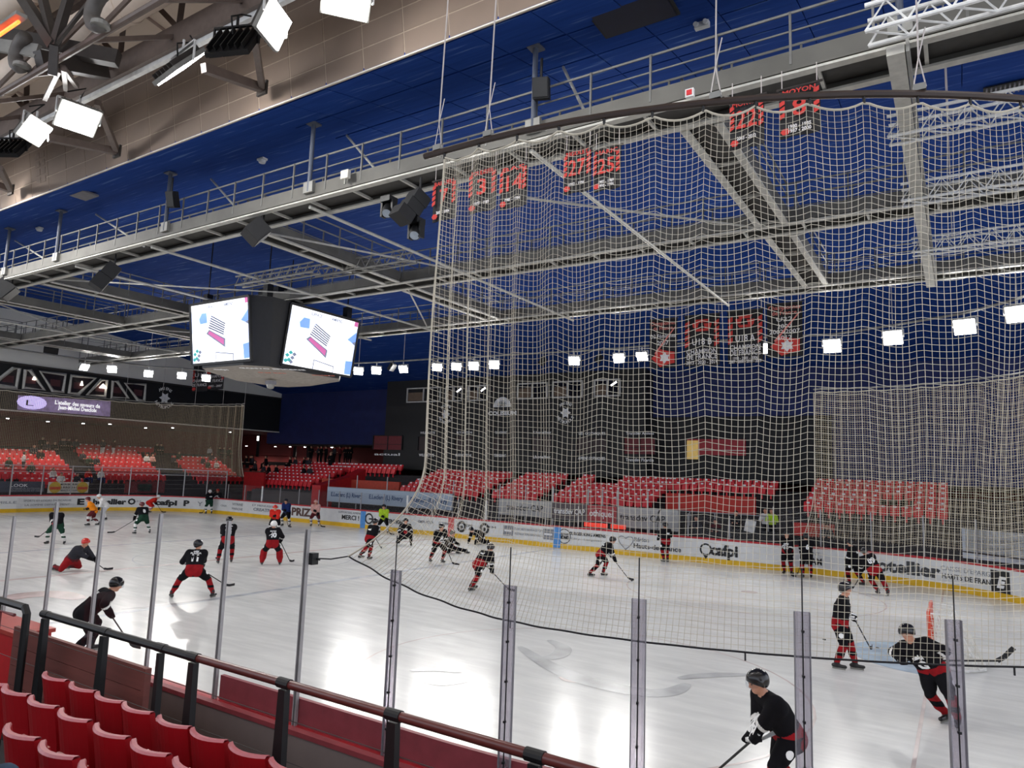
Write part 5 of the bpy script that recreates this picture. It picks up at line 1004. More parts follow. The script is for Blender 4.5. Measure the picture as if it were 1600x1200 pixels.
rw = thing('red_wall', 'red painted wall block at the left picture edge', 'wall panel', (-11.2, 4.6, .5)); MB().bb(-12.5, -10.35, 4.5, 4.9, -.06, 1.75).build('wall_body', mat('signal red wall'), rw); MB().bb(-12.5, -10.33, 4.46, 4.94, 1.75, 1.8).build('coping', mat('red coping', '#a83a30', .4), rw)
# near seats with parts: backrest seen from behind
M_NSEAT = mat('dark red seat plastic', '#96121a', .3, 0, .06, 3); M_NEDGE = mat('pale red painted highlight', '#b05a60', .35)  # paler strip paints the highlight along the top of each backrest
def near_seat():
    t = thing('folding_seat', 'x', 'seat'); n = 8; W = .43; TH = .05
    def ring(z, y, o=0.0): return [(-W / 2 + W * i / n, y + o + .07 * (2 * i / n - 1) ** 2, z) for i in range(n + 1)]
    bk = MB(); zs = [(.42, .0), (.6, -.02), (.8, -.055), (.87, -.07)]
    for (z0, y0), (z1, y1) in zip(zs, zs[1:]):
        bk.strip(ring(z0, y0), ring(z1, y1)); bk.strip(ring(z0, y0, TH)[::-1], ring(z1, y1, TH)[::-1])
    for s in (0, n): bk.strip([ring(z, y)[s] for z, y in zs], [ring(z, y, TH)[s] for z, y in zs])
    b = bk.build('backrest', M_NSEAT, t)
    e = MB(); e.strip(ring(.87, -.07), ring(.885, -.07, .012)); e.strip(ring(.885, -.07, .012), ring(.885, -.07, TH - .008)); e.strip(ring(.885, -.07, TH - .008), ring(.87, -.07, TH)); e.build('top_edge', M_NEDGE, b)
    MB().box((0, .13, .6), (.38, .06, .38), ax=((1, 0, 0), (0, .97, .2), (0, -.2, .97))).build('folded_pan', M_NSEAT, t)
    for s in (-1, 1): MB().box((s * .2, .12, .45), (.03, .14, .06)).build('hinge', M_RUBBER, t)
    MB().box((0, .07, .2), (.06, .1, .42)).build('pedestal', M_STEELD, t); return t
proto = near_seat(); first = True
rows = [(3.58, 1.98, [-2.133, -1.988, -1.859, -1.734, -1.585, -1.456, -1.32, -1.19], 'front row'), (2.95, 2.13, [-2.50, -2.355, -2.196, -2.028, -1.850, -1.681, -1.51, -1.34, -1.18], 'second row'), (2.42, 2.24, [-2.314, -2.108, -1.90, -1.70], 'third row')]
ordn = ['first', 'second', 'third', 'fourth', 'fifth', 'sixth', 'seventh', 'eighth', 'ninth']
for y, ztop, ks, nm in rows:
    for i, k in enumerate(ks):
        # pixel measures mark the left top corner of each back
        loc = (k * y + .2, y, ztop - .87); o = proto if first else copy_tree(proto); first = False
        o.location = loc; o['label'] = 'red folding seat, %s from the left in the %s of near seats' % (ordn[i], nm); o['group'] = 'near folding seats'
# ------------------------------------------------------------------ people: one smooth continuous surface grown over a posed skeleton
def sdf_at(P, prims, k=.025):
    g = np.full(len(P), 1.0)
    for a, b, r0, r1, tg in prims:
        ab = b - a; L2 = max(1e-9, ab @ ab); t = np.clip(((P - a) @ ab) / L2, 0, 1)
        d = np.linalg.norm(P - a - t[:, None] * ab, axis=1) - (r0 + (r1 - r0) * t)
        h = np.clip(.5 + .5 * (g - d) / k, 0, 1); g = g * (1 - h) + d * h - k * h * (1 - h)
    return g
def grow(prims, h, k=.025, cut=None):
    lo = np.min([np.minimum(a - r0, b - r1) for a, b, r0, r1, _ in prims], 0) - 2.5 * h; hi = np.max([np.maximum(a + r0, b + r1) for a, b, r0, r1, _ in prims], 0) + 2.5 * h
    n = np.ceil((hi - lo) / h).astype(int) + 1; g = np.full(n, 1.0)
    ax = [lo[i] + h * np.arange(n[i]) for i in range(3)]
    for a, b, r0, r1, tg in prims:
        pl = np.minimum(a - r0, b - r1) - k - 2 * h; ph = np.maximum(a + r0, b + r1) + k + 2 * h
        s = [slice(max(0, int((pl[i] - lo[i]) / h)), min(n[i], int((ph[i] - lo[i]) / h) + 2)) for i in range(3)]
        X, Y, Z = np.meshgrid(ax[0][s[0]], ax[1][s[1]], ax[2][s[2]], indexing='ij'); ab = b - a; L2 = max(1e-9, ab @ ab)
        t = np.clip(((X - a[0]) * ab[0] + (Y - a[1]) * ab[1] + (Z - a[2]) * ab[2]) / L2, 0, 1)
        d = np.sqrt((X - a[0] - t * ab[0]) ** 2 + (Y - a[1] - t * ab[1]) ** 2 + (Z - a[2] - t * ab[2]) ** 2) - (r0 + (r1 - r0) * t)
        o = g[s[0], s[1], s[2]]; w = np.clip(.5 + .5 * (o - d) / k, 0, 1); g[s[0], s[1], s[2]] = o * (1 - w) + d * w - k * w * (1 - w)
    if cut is not None:
        X, Y, Z = np.meshgrid(*ax, indexing='ij')
        for c, nv in cut: g = np.maximum(g, (X - c[0]) * nv[0] + (Y - c[1]) * nv[1] + (Z - c[2]) * nv[2])
    C = [(i, j, l) for i in (0, 1) for j in (0, 1) for l in (0, 1)]; sl = lambda o: g[o[0]:n[0] - 1 + o[0], o[1]:n[1] - 1 + o[1], o[2]:n[2] - 1 + o[2]]
    cnt = sum((sl(c) < 0).astype(int) for c in C); act = (cnt > 0) & (cnt < 8); I = np.argwhere(act); pos = np.zeros((len(I), 3)); num = np.zeros(len(I))
    for c in C:
        for dm in range(3):
            if c[dm] == 0:
                e = list(c); e[dm] = 1; g1 = g[I[:, 0] + c[0], I[:, 1] + c[1], I[:, 2] + c[2]]; g2 = g[I[:, 0] + e[0], I[:, 1] + e[1], I[:, 2] + e[2]]; m = (g1 < 0) != (g2 < 0)
                t = np.where(m, g1 / np.where(m, g1 - g2, 1), 0); p = np.array(c, float)[None] + np.zeros((len(I), 3)); p[:, dm] += t; pos += p * m[:, None]; num += m
    V = lo + h * (I + pos / num[:, None]); idx = -np.ones(act.shape, int); idx[act] = np.arange(len(I)); Q = []
    for dm in range(3):
        a0 = [slice(1, n[i] - 1) for i in range(3)]; a0[dm] = slice(0, n[dm] - 1); a1 = list(a0); a1[dm] = slice(1, n[dm]); s0 = g[tuple(a0)] < 0; s1 = g[tuple(a1)] < 0; E = np.argwhere(s0 != s1)
        off = np.array([1, 1, 1]); off[dm] = 0; E2 = E + off; sg = s0[tuple(E.T)]; u, v = [(1, 2), (2, 0), (0, 1)][dm]; q = []
        for du, dv in ((-1, -1), (0, -1), (0, 0), (-1, 0)): w = E2.copy(); w[:, u] += du; w[:, v] += dv; q.append(idx[tuple(w.T)])
        q = np.stack(q, 1); q[~sg] = q[~sg][:, ::-1]; Q.append(q)
    return V, np.concatenate(Q)
def mesh_np(name, V, Q, mats, mi=None):
    me = bpy.data.meshes.new(name); me.from_pydata(V.tolist(), [], Q.tolist())
    for m in mats: me.materials.append(m)
    if mi is not None: me.polygons.foreach_set('material_index', np.asarray(mi, dtype=np.int32))
    me.polygons.foreach_set('use_smooth', np.ones(len(Q), dtype=bool)); me.update(); return me
def nearest_tag(P, prims):
    D = []
    for a, b, r0, r1, tg in prims:
        ab = b - a; t = np.clip(((P - a) @ ab) / max(1e-9, ab @ ab), 0, 1); D.append(np.linalg.norm(P - a - t[:, None] * ab, axis=1) - (r0 + (r1 - r0) * t))
    return np.array([p[4] for p in prims])[np.argmin(np.array(D), 0)]
A3 = lambda *v: np.array(v, float)
def ik(a, c, l1, l2, pole):
    d = c - a; L = np.linalg.norm(d)
    if L > (l1 + l2) * .995: c = a + d / L * (l1 + l2) * .995; d = c - a; L = np.linalg.norm(d)
    u = d / L; x = (L * L + l1 * l1 - l2 * l2) / (2 * L); hgt = math.sqrt(max(0, l1 * l1 - x * x)); p = pole - u * (pole @ u); p = p / max(1e-6, np.linalg.norm(p))
    return a + u * x + p * hgt, c
SKIN = mat('skin', '#c08a70', .5, 0, .06, 8); JT = ['jersey', 'hem', 'pants', 'sock', 'skin', 'glove', 'skate', 'sleeve']
COLS = {'k': '#131216', 'r': '#8e1a20', 'R': '#c02a22', 'g': '#1c3a2c', 'w': '#d8d6d4', 'o': '#e8861c', 'b': '#1b2a5a', 'p': '#d8a49a', 'y': '#a8c832', 'd': '#34343a', 's': '#5a2226', 'j': '#3d4c60'}
CN = {'k': 'black', 'r': 'dark red', 'R': 'red', 'g': 'green', 'w': 'white', 'o': 'orange', 'b': 'navy', 'p': 'pink', 'y': 'lime', 'd': 'grey', 's': 'maroon', 'j': 'slate blue'}
def cloth(c, rough=.9):
    m = mat('cloth ' + CN[c], COLS[c], rough, 0, .18, 9, .15); m.node_tree.nodes['Principled BSDF'].inputs['Specular IOR Level'].default_value = .12; return m
def skater(px, py, a, label, kit='krkrkk', hip=(-.08, 0, .9), lean=25, roll=0, twist=0, fl=(.02, .2, 0, 10), fr=(-.02, -.2, 0, -10), hands=None, ht=None, heel=None, top='r', head=(0, 0), num=None, names=(), h=.024, pos=None, kneel=False, stick=True, helmet='k', goalie=False, size=1.03, tip=None, sticklabel=None, face=False, wpos=None, blade=1):
    P0 = Vector(wpos) if wpos else onz(px, py, 0); az = math.atan2(P0.y, P0.x) + math.radians(a); ca, sa = math.cos(az), math.sin(az)
    def loc(w): dx, dy = (w[0] - P0.x) / size, (w[1] - P0.y) / size; return A3(ca * dx + sa * dy, -sa * dx + ca * dy, w[2] / size)
    ln, rl, tw = math.radians(lean), math.radians(roll), math.radians(twist)
    U = A3(math.sin(ln), math.sin(rl), math.cos(ln)); U /= np.linalg.norm(U); Fd = A3(math.cos(ln) * math.cos(tw), math.sin(tw), -math.sin(ln)); Fd -= U * (Fd @ U); Fd /= np.linalg.norm(Fd); Lf = np.cross(U, Fd)
    H = A3(*hip); L0 = A3(0, 1, 0); hl, hr_ = H + L0 * .1, H - L0 * .1; C = H + U * .36; S = H + U * .5; sl_, sr_ = S + Lf * .2, S - Lf * .2; pr = []
    add = lambda p, q, r0, r1, tg: pr.append((np.asarray(p, float), np.asarray(q, float), r0, r1, JT.index(tg)))
    for e in (-.07, .07): add(H + U * .1 + Lf * e, C + Lf * e * 1.5, .16, .165, 'jersey')
    for e in (-.08, .08): add(H - U * .03 + Lf * e, H + U * .07 + Lf * e, .168, .163, 'hem')
    add(C + Lf * .1, sl_ - U * .05, .14, .118, 'jersey'); add(C - Lf * .1, sr_ - U * .05, .14, .118, 'jersey'); add(sl_, sr_, .108, .108, 'jersey'); add(hl - A3(0, 0, .06), hr_ - A3(0, 0, .06), .14, .14, 'pants')
    hy, hp = math.radians(head[0]), math.radians(head[1]); neck = S + U * .08; HU = U * .55 + A3(0, 0, .45) ; HU /= np.linalg.norm(HU)
    f0 = A3(math.cos(hy), math.sin(hy), -math.sin(hp)); HF = f0 - HU * (f0 @ HU); HF /= np.linalg.norm(HF); HL = np.cross(HU, HF); hc = S + U * .13 + HU * .12 + HF * .03
    add(S, hc - HU * .06, .07, .06, 'skin'); add(hc + HU * .01, hc + HU * .02 - HF * .02, .098, .098, 'skin'); add(hc - HU * .04 + HF * .02, hc - HU * .085 + HF * .045, .07, .05, 'skin'); add(hc + HF * .095, hc + HF * .108 - HU * .025, .012, .018, 'skin')
    for s in (-1, 1): add(hc + HL * (.098 * s), hc + HL * (.1 * s) - HU * .03, .02, .016, 'skin')
    # legs
    knees = []
    for s, (fx_, fy_, fz_, yw), hj in ((1, fl, hl), (-1, fr, hr_)):
        y_ = math.radians(yw); fd = A3(math.cos(y_), math.sin(y_), 0); ank = A3(fx_, fy_, fz_ + .13)
        kn, an = ik(hj, ank, .43, .43, fd * 1.0 + A3(0, s * .25, .05)); knees.append(kn); bulk = 1.55 if goalie else 1
        add(hj, hj * .3 + kn * .7, .148, .118, 'pants'); add(hj * .3 + kn * .7, kn, .1, .085, 'pants'); add(kn, kn * .45 + an * .55, .085 * bulk, .082 * bulk, 'sock'); add(kn * .45 + an * .55, an + A3(0, 0, .03), .08 * bulk, .055 * bulk, 'sock')
        add(an + A3(0, 0, .05), an - A3(0, 0, .04), .056, .05, 'skate'); add(an - A3(0, 0, .055) - fd * .07, an - A3(0, 0, .06) + fd * .17, .042, .036, 'skate'); pr.append(('blade', an, fd, fz_))
    blades = [p for p in pr if isinstance(p[0], str)]; pr[:] = [p for p in pr if not isinstance(p[0], str)]
    # hands and stick
    stk = None
    if hands is not None: hL, hR = A3(*hands[0]), A3(*hands[1])
    if stick and tip is None:
        hp_ = loc(onz(*heel, .03)) if heel and abs(heel[0]) > 9 else A3(*(heel or (.9, -.3)), .03)
        tp = A3(*(ht or (.32, .02, 1.0))); dr = hp_ - tp; Ls = np.linalg.norm(dr); dr /= Ls
        Ls2 = min(Ls, 1.55); stk = (tp - dr * .07, tp + dr * Ls2, dr); low = tp + dr * .42
        if hands is None: hL, hR = (low, tp) if top == 'r' else (tp, low)
        elif top == 'r': hR = tp
        else: hL = tp
    elif tip is not None:
        tp, hp_ = A3(*tip[0]), A3(*tip[1]); dr = (hp_ - tp) / np.linalg.norm(hp_ - tp); stk = (tp - dr * .07, hp_, dr); low = tp + dr * .45
        if hands is None: hL, hR = (low, tp) if top == 'r' else (tp, low)
    for s, sh, hd in ((1, sl_, hL), (-1, sr_, hR)):
        el, wr = ik(sh, hd, .29, .29, A3(-.5, s * .8, -.45)); d = wr - el; d /= np.linalg.norm(d)
        add(sh, el, .108, .088, 'sleeve'); add(el, wr - d * .05, .086, .066, 'sleeve'); add(wr - d * .09, wr, .074, .064, 'glove')
        sd = stk[2] if stk is not None and np.linalg.norm(hd - stk[0]) < 1.2 else A3(0, 0, -1); w = np.cross(d, sd); w /= max(1e-6, np.linalg.norm(w))
        for k in range(4): b0 = wr + sd * (-.045 + .03 * k) - w * .03; add(b0, b0 + d * (.055 - .004 * abs(k - 1)), .02, .019, 'glove'); add(b0 + d * .055, b0 + d * .05 + w * .055, .019, .017, 'glove')
        add(wr - sd * .03 + w * .02, wr - sd * .05 + d * .05 + w * .05, .02, .017, 'glove')
    if kneel:
        for i, kn in enumerate(knees): pass
    V, Q = grow(pr, h); fc = V[Q].mean(1); mi = nearest_tag(fc, pr)
    for s, sh in ((1, sl_), (-1, sr_)):      # pale band round each sleeve, dark band round each sock
        i = [k for k, p in enumerate(pr) if p[4] == JT.index('sleeve') and np.allclose(p[0], sh)][0]; e0, e1 = pr[i][1], pr[i + 1][1]
        ab = e1 - e0; tt = ((fc - e0) @ ab) / (ab @ ab); dd = np.linalg.norm(fc - e0 - tt[:, None] * ab, axis=1)
        if kit[0] == 'k': mi = np.where((mi == 7) & (tt > .08) & (tt < .3) & (dd < .13), 8, mi)
    for kn, fo in zip(knees, (fl, fr)):
        zr = (fc[:, 2] - fo[2] - .13) / max(.05, kn[2] - fo[2] - .13); mi = np.where((mi == 3) & (zr > .42) & (zr < .6) & (not goalie), 2, mi)
    # jersey bands: lower torso red, pale shoulder print handled as decals
    rel = (fc - H) @ U; mi = np.where((mi == 0) & (rel < .12) & (np.abs((fc - H) @ Lf) < .24), 1, mi)
    mats = [cloth(kit[0]), cloth(kit[1]), cloth(kit[2]), cloth(kit[3]), SKIN, cloth(kit[4]), mat('skate boot', '#121214', .4), cloth(kit[0]), cloth('w')]
    if len(kit) > 5 and kit[5] != kit[3]:
        low_leg = np.array([min(abs(0), 0)])
    t = thing('person', label, 'person', P0); t.rotation_euler = (0, 0, az); t.scale = (size,) * 3; WOFF[t.name] = Vector((0, 0, 0))
    body = link('body', mesh_np('body', V, Q, mats, mi), None, t)
    # helmet
    hpr = [(hc + HU * .03 + HF * .0, hc + HU * .03 - HF * .03, .124, .126, 0), (hc + HU * .0 - HF * .05, hc + HU * .02 - HF * .05, .108, .11, 0)]
    hpr += [(hc + HL * .112 * s - HU * .04, hc + HL * .112 * s + HU * .03, .026, .03, 0) for s in (-1, 1)]
    nv = -(HU * .8 - HF * .6 * 1) / 1.0; V2, Q2 = grow(hpr, min(h, .02), .02, [(hc - HU * .012 + HF * .035, -(HU * .88 - HF * .0) if False else (HF * .55 - HU * .83))])
    hm = link('helmet', mesh_np('helmet', V2, Q2, [mat('helmet ' + CN[helmet], COLS[helmet], .25, 0, .05, 5)]), None, t)
    if goalie or face:
        cg = MB()
        for k in range(-3, 4): an = k * .3; cg.tube([Vector(hc + HF * (.128 * math.cos(an)) + HL * (.128 * math.sin(an)) + HU * z_) for z_ in (.04, -.03, -.1)], .004, 4)
        for z_ in (.03, -.02, -.07): cg.tube([Vector(hc + HF * (.13 * math.cos(k * .2)) + HL * (.13 * math.sin(k * .2)) + HU * z_) for k in range(-5, 6)], .004, 4)
        if goalie: cg.build('face_cage', M_STEEL, hm)
    if h <= .018 and not goalie:
        ey = MB()
        for s in (-1, 1): ey.lathe(Vector(hc + HF * .088 + HL * .034 * s + HU * .008), [(.001, .012), (.009, .008), (.012, 0), (.001, -.01)], 8, Vector(HF))
        ey.build('eyes', M_BLACK, t); MB().box(Vector(hc + HF * .083 - HU * .062), (.045, .012, .01), ax=(Vector(HL), Vector(HF), Vector(HU))).build('mouth', mat('lips', '#8a4a40', .5), t)
        vs = MB(); vs.strip([Vector(hc + HF * .135 * math.cos(k * .2) + HL * .13 * math.sin(k * .2) + HU * .045) for k in range(-6, 7)], [Vector(hc + HF * .145 * math.cos(k * .2) + HL * .135 * math.sin(k * .2) - HU * .02) for k in range(-6, 7)]); vs.build('visor', pane_mat('clear visor', (.85, .87, .9), .05), hm)
    st = MB()   # helmet stripes / vents as raised pads
    for s in (-1, 1): st.box(Vector(hc + HU * .12 + HL * .055 * s - HF * .02), (.09, .02, .012), ax=(Vector(HF), Vector(HL), Vector(HU)))
    st.build('helmet_vent', M_INKG if helmet == 'k' else M_WHITE, hm)
    for _, an, fd, fz in blades:
        b = MB(); b.box(Vector(an + fd * .04 - A3(0, 0, .115)), (.27, .006, .035), math.atan2(fd[1], fd[0]))
        for e in (-.06, .12): b.box(Vector(an + fd * e - A3(0, 0, .09)), (.06, .02, .03), math.atan2(fd[1], fd[0]))
        b.build('skate_blade', M_STEEL, t)
    # printed marks on the cloth, wrapped onto the surface
    def wrap(s, c, xd, ud, nd, size_, m, width=None, bold=.004, nm='number'):
        o = text(s, size_, m, None, (0, 0, 0), (1, 0, 0), (0, 1, 0), nm, bold, 0, width=width)
        if o is None: return
        me = o.data; q = np.empty(len(me.vertices) * 3); me.vertices.foreach_get('co', q); q = q.reshape(-1, 3); W = c + q[:, :1] * xd + q[:, 1:2] * ud - nd * .45
        for _ in range(14): W = W + nd * np.clip(sdf_at(W, pr) - .006, -.05, .12)[:, None]
        me.vertices.foreach_set('co', W.ravel()); me.update(); o.parent = t
    if num: wrap(num, H + U * .3, -Lf, U, Fd, .27, M_INKW, None, .012)
    for s, dz, sz in names: wrap(s, H + U * dz, -Lf, U, Fd, sz, M_INKW, None, .003, 'lettering')
    if not num and kit[0] in 'kg':
        for sgn in (1, -1):
            wrap('cafpi', H + U * .36, Lf * sgn, U, -Fd * sgn, .1, M_INKW, .2, .006, 'lettering')
            if sgn > 0: wrap('G', H + U * .2, Lf * sgn, U, -Fd * sgn, .2, M_INKR if kit[1] != 'r' else M_INKW, .17, .01, 'chest_emblem')
    if kit[0] in 'kg':   # pale patch on each thigh
        for s, hj, kn in ((1, hl, knees[0]), (-1, hr_, knees[1])):
            m_ = hj * .45 + kn * .55; d = (kn - hj) / np.linalg.norm(kn - hj); out = A3(0, s, 0) - d * (s * d[1]); out /= np.linalg.norm(out); pts = [m_ + out * .2 + (d * math.cos(k * .52) + np.cross(d, out) * math.sin(k * .52)) * .055 for k in range(12)]
            W = np.array(pts + [m_ + out * .2])
            for _ in range(10): W = W - out * np.clip(sdf_at(W, pr) - .006, -.05, .1)[:, None]
            MB().add([tuple(w) for w in W], [[k, (k + 1) % 12, 12] for k in range(12)]).build('thigh_patch', M_INKW if kit[0] == 'k' else mat('cloth green'), t)
    if stk is not None:
        def tow(v): return Vector((P0.x + size * (ca * v[0] - sa * v[1]), P0.y + size * (sa * v[0] + ca * v[1]), size * v[2]))
        b0, b1, dr = stk; w0, w1 = tow(b0), tow(b1); sk = thing('hockey_stick', 'stick of the ' + label, 'stick', w1)
        MB().tube([w0, w1], .016, 6).build('shaft', M_BLACK if kit[0] != 'w' else M_WHITE, sk); dv = (w1 - w0).normalized(); fl_ = Vector((dv.x, dv.y, 0)); fl_ = fl_.normalized() if fl_.length > .1 else Vector((1, 0, 0))
        if tip is not None: fl_ = (Vector((0, 0, 1)) * .8 + fl_ * .6).normalized()
        bl = MB(); sd_ = Vector((-fl_.y, fl_.x, 0)).normalized() if tip is None else dv.cross(fl_).normalized(); up_ = fl_.cross(sd_); up_ = up_ if up_.z > 0 or tip is not None else -up_
        pts = [w1 - dv * .05, w1 + fl_ * .08 + sd_ * .002, w1 + fl_ * .2 + sd_ * .02, w1 + fl_ * .31 + sd_ * .05]
        for q0, q1 in zip(pts, pts[1:]): bl.beam(q0, q1, .014, .075, up=up_)
        for v in range(len(bl.v)):
            if tip is None: x_, y_, z_ = bl.v[v]; bl.v[v] = (x_, y_, max(.006, z_ + .012))
        bl.build('blade', mat('taped blade', '#1a1a1e', .8), sk); MB().tube([w0, w0.lerp(w1, .09)], .021, 6).build('grip_tape', M_INKW, sk)
    return t
K = 'krkrk'; GR = 'kggwk'
skater(300, 934, -8, 'number eleven skater standing wide with his back to the viewer', K, (-.05, 0, .8), 22, fl=(0, .55, 0, 25), fr=(0, -.55, 0, -25), ht=(.3, .15, .95), heel=(362, 920), top='l', num='11', names=(('PLAGNA', .455, .075), ('cafpi', .52, .08)), head=(-35, 5), h=.018)
skater(353, 880, 5, 'number ninety-one skater gliding away with head turned right', K, (0, 0, .92), 10, fl=(-.1, .3, 0, 10), fr=(.1, -.2, 0, -10), ht=(.35, .1, .95), heel=(1.1, .2), num='91', names=(('cafpi', .45, .08), ('MOISAND', .51, .06)), head=(-60, 0), h=.022)
skater(423, 883, 0, 'goalkeeper with big red pads and white helmet seen from behind', 'krkrk', (0, 0, .85), 12, fl=(0, .34, 0, 10), fr=(0, -.34, 0, -10), ht=(.3, -.3, .9), heel=(.8, -.75), num='40', names=(('BUYSSE', .46, .07),), helmet='w', goalie=True, h=.022, size=1.02)
skater(429, 833, 170, 'bright red skater leaning forward just behind the goalkeeper', 'RRkwk', (0, 0, .85), 35, heel=(.8, .3), helmet='R', h=.03)
skater(0, 0, -75, 'skater bent low close behind the near glass at left', 'kkkdk', (-.1, 0, .82), 48, wpos=(-15.6, 8.1, 0), fl=(.15, .22, 0, 5), fr=(-.3, -.22, 0, -5), ht=(.25, .05, .95), heel=(234, 1052), top='l', head=(0, 10), h=.018, names=(('cafpi', .42, .09), ('AMIENS', .3, .08)))
skater(118, 893, -130, 'kneeling player in grey with a red helmet', 'dsrsk', (-.2, 0, .42), 40, fl=(-.62, .25, .02, 0), fr=(-.62, -.25, .02, 0), ht=(.45, .1, .45), heel=(164, 890), top='r', helmet='R', h=.026)
skater(87, 850, 155, 'leftmost player on the ice in black and green', GR, (0, 0, .86), 24, fl=(0, .36, 0, 15), fr=(0, -.36, 0, -15), ht=(.35, .05, .9), heel=(53, 845), helmet='s', h=.026)
skater(145, 821, 95, 'player in an orange practice jersey skating left', 'ooswk', (0, 0, .86), 32, fl=(.25, .1, 0, 5), fr=(-.3, -.1, 0, -5), ht=(.4, .1, .95), heel=(116, 800), helmet='s', h=.03)
skater(164, 812, 105, 'player in white leaning over behind the orange player', 'wwwwk', (0, 0, .9), 42, heel=(.8, .5), helmet='w', h=.032)
skater(222, 834, 25, 'player in black and green skating wide-legged away', GR, (0, 0, .85), 28, fl=(0, .38, 0, 15), fr=(0, -.38, 0, -15), ht=(.35, .0, .9), heel=(178, 832), top='r', helmet='s', num='8', h=.026)
skater(231, 801, -100, 'player in red bending low beside the left end boards', 'RRRwk', (0, 0, .75), 58, heel=(.9, .3), helmet='w', h=.034)
skater(326, 803, 20, 'white-helmeted one of two green players standing together', GR, (0, 0, .93), 8, heel=(.7, .2), helmet='w', h=.03); skater(338, 800, 165, 'red-helmeted one of two green players standing together', GR, (0, 0, .93), 8, heel=(.7, -.2), helmet='R', h=.03)
skater(447, 822, 150, 'player in a navy jersey by the far boards', 'bbkwk', (0, 0, .88), 18, fl=(0, .26, 0, 10), fr=(0, -.26, 0, -10), heel=(.6, .5), h=.03); skater(492, 822, 170, 'player in a pale pink jersey by the far boards', 'ppswk', (0, 0, .86), 20, fl=(0, .24, 0, 10), fr=(0, -.24, 0, -10), heel=(.6, .5), helmet='p', h=.03)
skater(599, 833, 165, 'player in a lime jersey before the blue board marker', 'yykwk', (0, 0, .88), 18, fl=(0, .26, 0, 10), fr=(0, -.26, 0, -10), heel=(.7, .6), helmet='k', h=.03)
skater(573, 875, -50, 'skater striding right near the net corner, left foot trailing', K, (.1, 0, .9), 20, fl=(.2, .1, 0, 0), fr=(-.55, -.12, .02, -15), ht=(.45, .1, .95), heel=(600, 864), head=(0, 0), h=.022)
skater(632, 852, -175, 'player in black kneeling on one knee left of the red board marker', 'kkkkk', (-.1, 0, .5), 8, fl=(.35, .3, 0, 10), fr=(-.5, -.25, .02, 0), hands=((.35, .3, .6), (.2, -.25, .55)), stick=False, h=.026)
skater(683, 879, -150, 'player in black and red standing hunched over a sitting teammate', K, (0, 0, .88), 30, roll=-6, fl=(.1, .2, 0, 10), fr=(-.35, -.15, 0, -5), ht=(.4, .1, .85), heel=(.8, .3), h=.023)
skater(704, 864, -110, 'player in black sitting on the ice with one leg stretched', 'kkkkk', (-.1, 0, .2), 12, fl=(.75, .15, .0, 5), fr=(.45, -.25, 0, -10), hands=((.3, .25, .4), (.15, -.3, .25)), stick=False, h=.026)
skater(743, 850, 130, 'player in black on hands and knees right of the red board marker', 'kkkkk', (-.35, 0, .5), 72, fl=(-.75, .18, .0, 0), fr=(-.72, -.18, .0, 0), hands=((.25, .3, .1), (.25, -.3, .1)), stick=False, h=.026)
skater(742, 921, -45, 'skater in black and red leaning hard to the right at mid ice', K, (.15, 0, .82), 48, fl=(.05, .12, 0, 0), fr=(-.35, -.15, 0, -8), ht=(.55, .05, .75), heel=(803, 930), top='l', head=(0, 5), h=.019)
skater(936, 900, -75, 'skater in black and red bent forward chasing the puck', K, (.05, 0, .84), 42, fl=(.2, .12, 0, 0), fr=(-.4, -.12, 0, -5), ht=(.5, .1, .78), heel=(985, 908), top='l', h=.019)
skater(1040, 878, 40, 'player standing upright against the far boards between the adverts', K, (0, 0, .97), 3, fl=(0, .12, 0, 5), fr=(0, -.12, 0, -5), hands=((.25, .25, 1.05), (.25, -.2, 1.05)), tip=((.28, .28, 1.2), (.2, .3, 2.3)), h=.024)
skater(1231, 897, 165, 'left one of two players standing by the far boards, facing the viewer', K, (0, 0, .96), 5, fl=(0, .15, 0, 5), fr=(0, -.15, 0, -5), heel=(.6, .3), h=.024); skater(1261, 903, 15, 'right one of two players standing by the far boards, back turned', 'kkkrk', (0, 0, .96), 5, fl=(0, .16, 0, 5), fr=(0, -.16, 0, -5), heel=(.7, .2), num='6', h=.024)
skater(1337, 914, 70, 'player in black near the right boards with stick reaching left', 'kkkrk', (0, 0, .9), 12, fl=(.2, .12, 0, 5), fr=(-.25, -.12, 0, -5), ht=(.3, .1, 1.0), heel=(1318, 913), top='r', h=.022)
skater(1375, 929, 20, 'skater with number eighty-nine leaning left by the right boards', K, (.12, .12, .86), 28, roll=22, fl=(0, .06, 0, 5), fr=(-.2, -.2, 0, -10), ht=(.45, .35, .85), heel=(1.0, .6), num='89', h=.021)
skater(1318, 1045, -95, 'upright skater in side view left of the goal', 'krkrk', (-.05, 0, .95), 8, fl=(.22, .1, 0, 0), fr=(-.12, -.1, 0, -8), ht=(.22, .12, 1.08), heel=(1366, 1024), top='l', head=(0, 12), h=.016, names=(('cafpi', .4, .09), ('AMIENS', .5, .08)))
skater(1486, 1134, 165, 'large skater facing the viewer with his stick lifted right', K, (.05, -.22, .88), 32, roll=-26, fl=(.0, .1, 0, 10), fr=(-.15, -.12, 0, -10), tip=((.33, -.62, .98), (-.15, .72, 1.18)), top='r', head=(-5, 15), h=.015)
skater(1228, 1262, 120, 'nearest skater at the bottom edge seen side-on leaning left', K, (-.05, 0, .86), 34, fl=(.2, .15, 0, 5), fr=(-.3, -.15, 0, -5), ht=(.42, .05, .85), heel=(1100, 1222), top='r', head=(0, 12), h=.014, names=(('cafpi', .4, .09),))
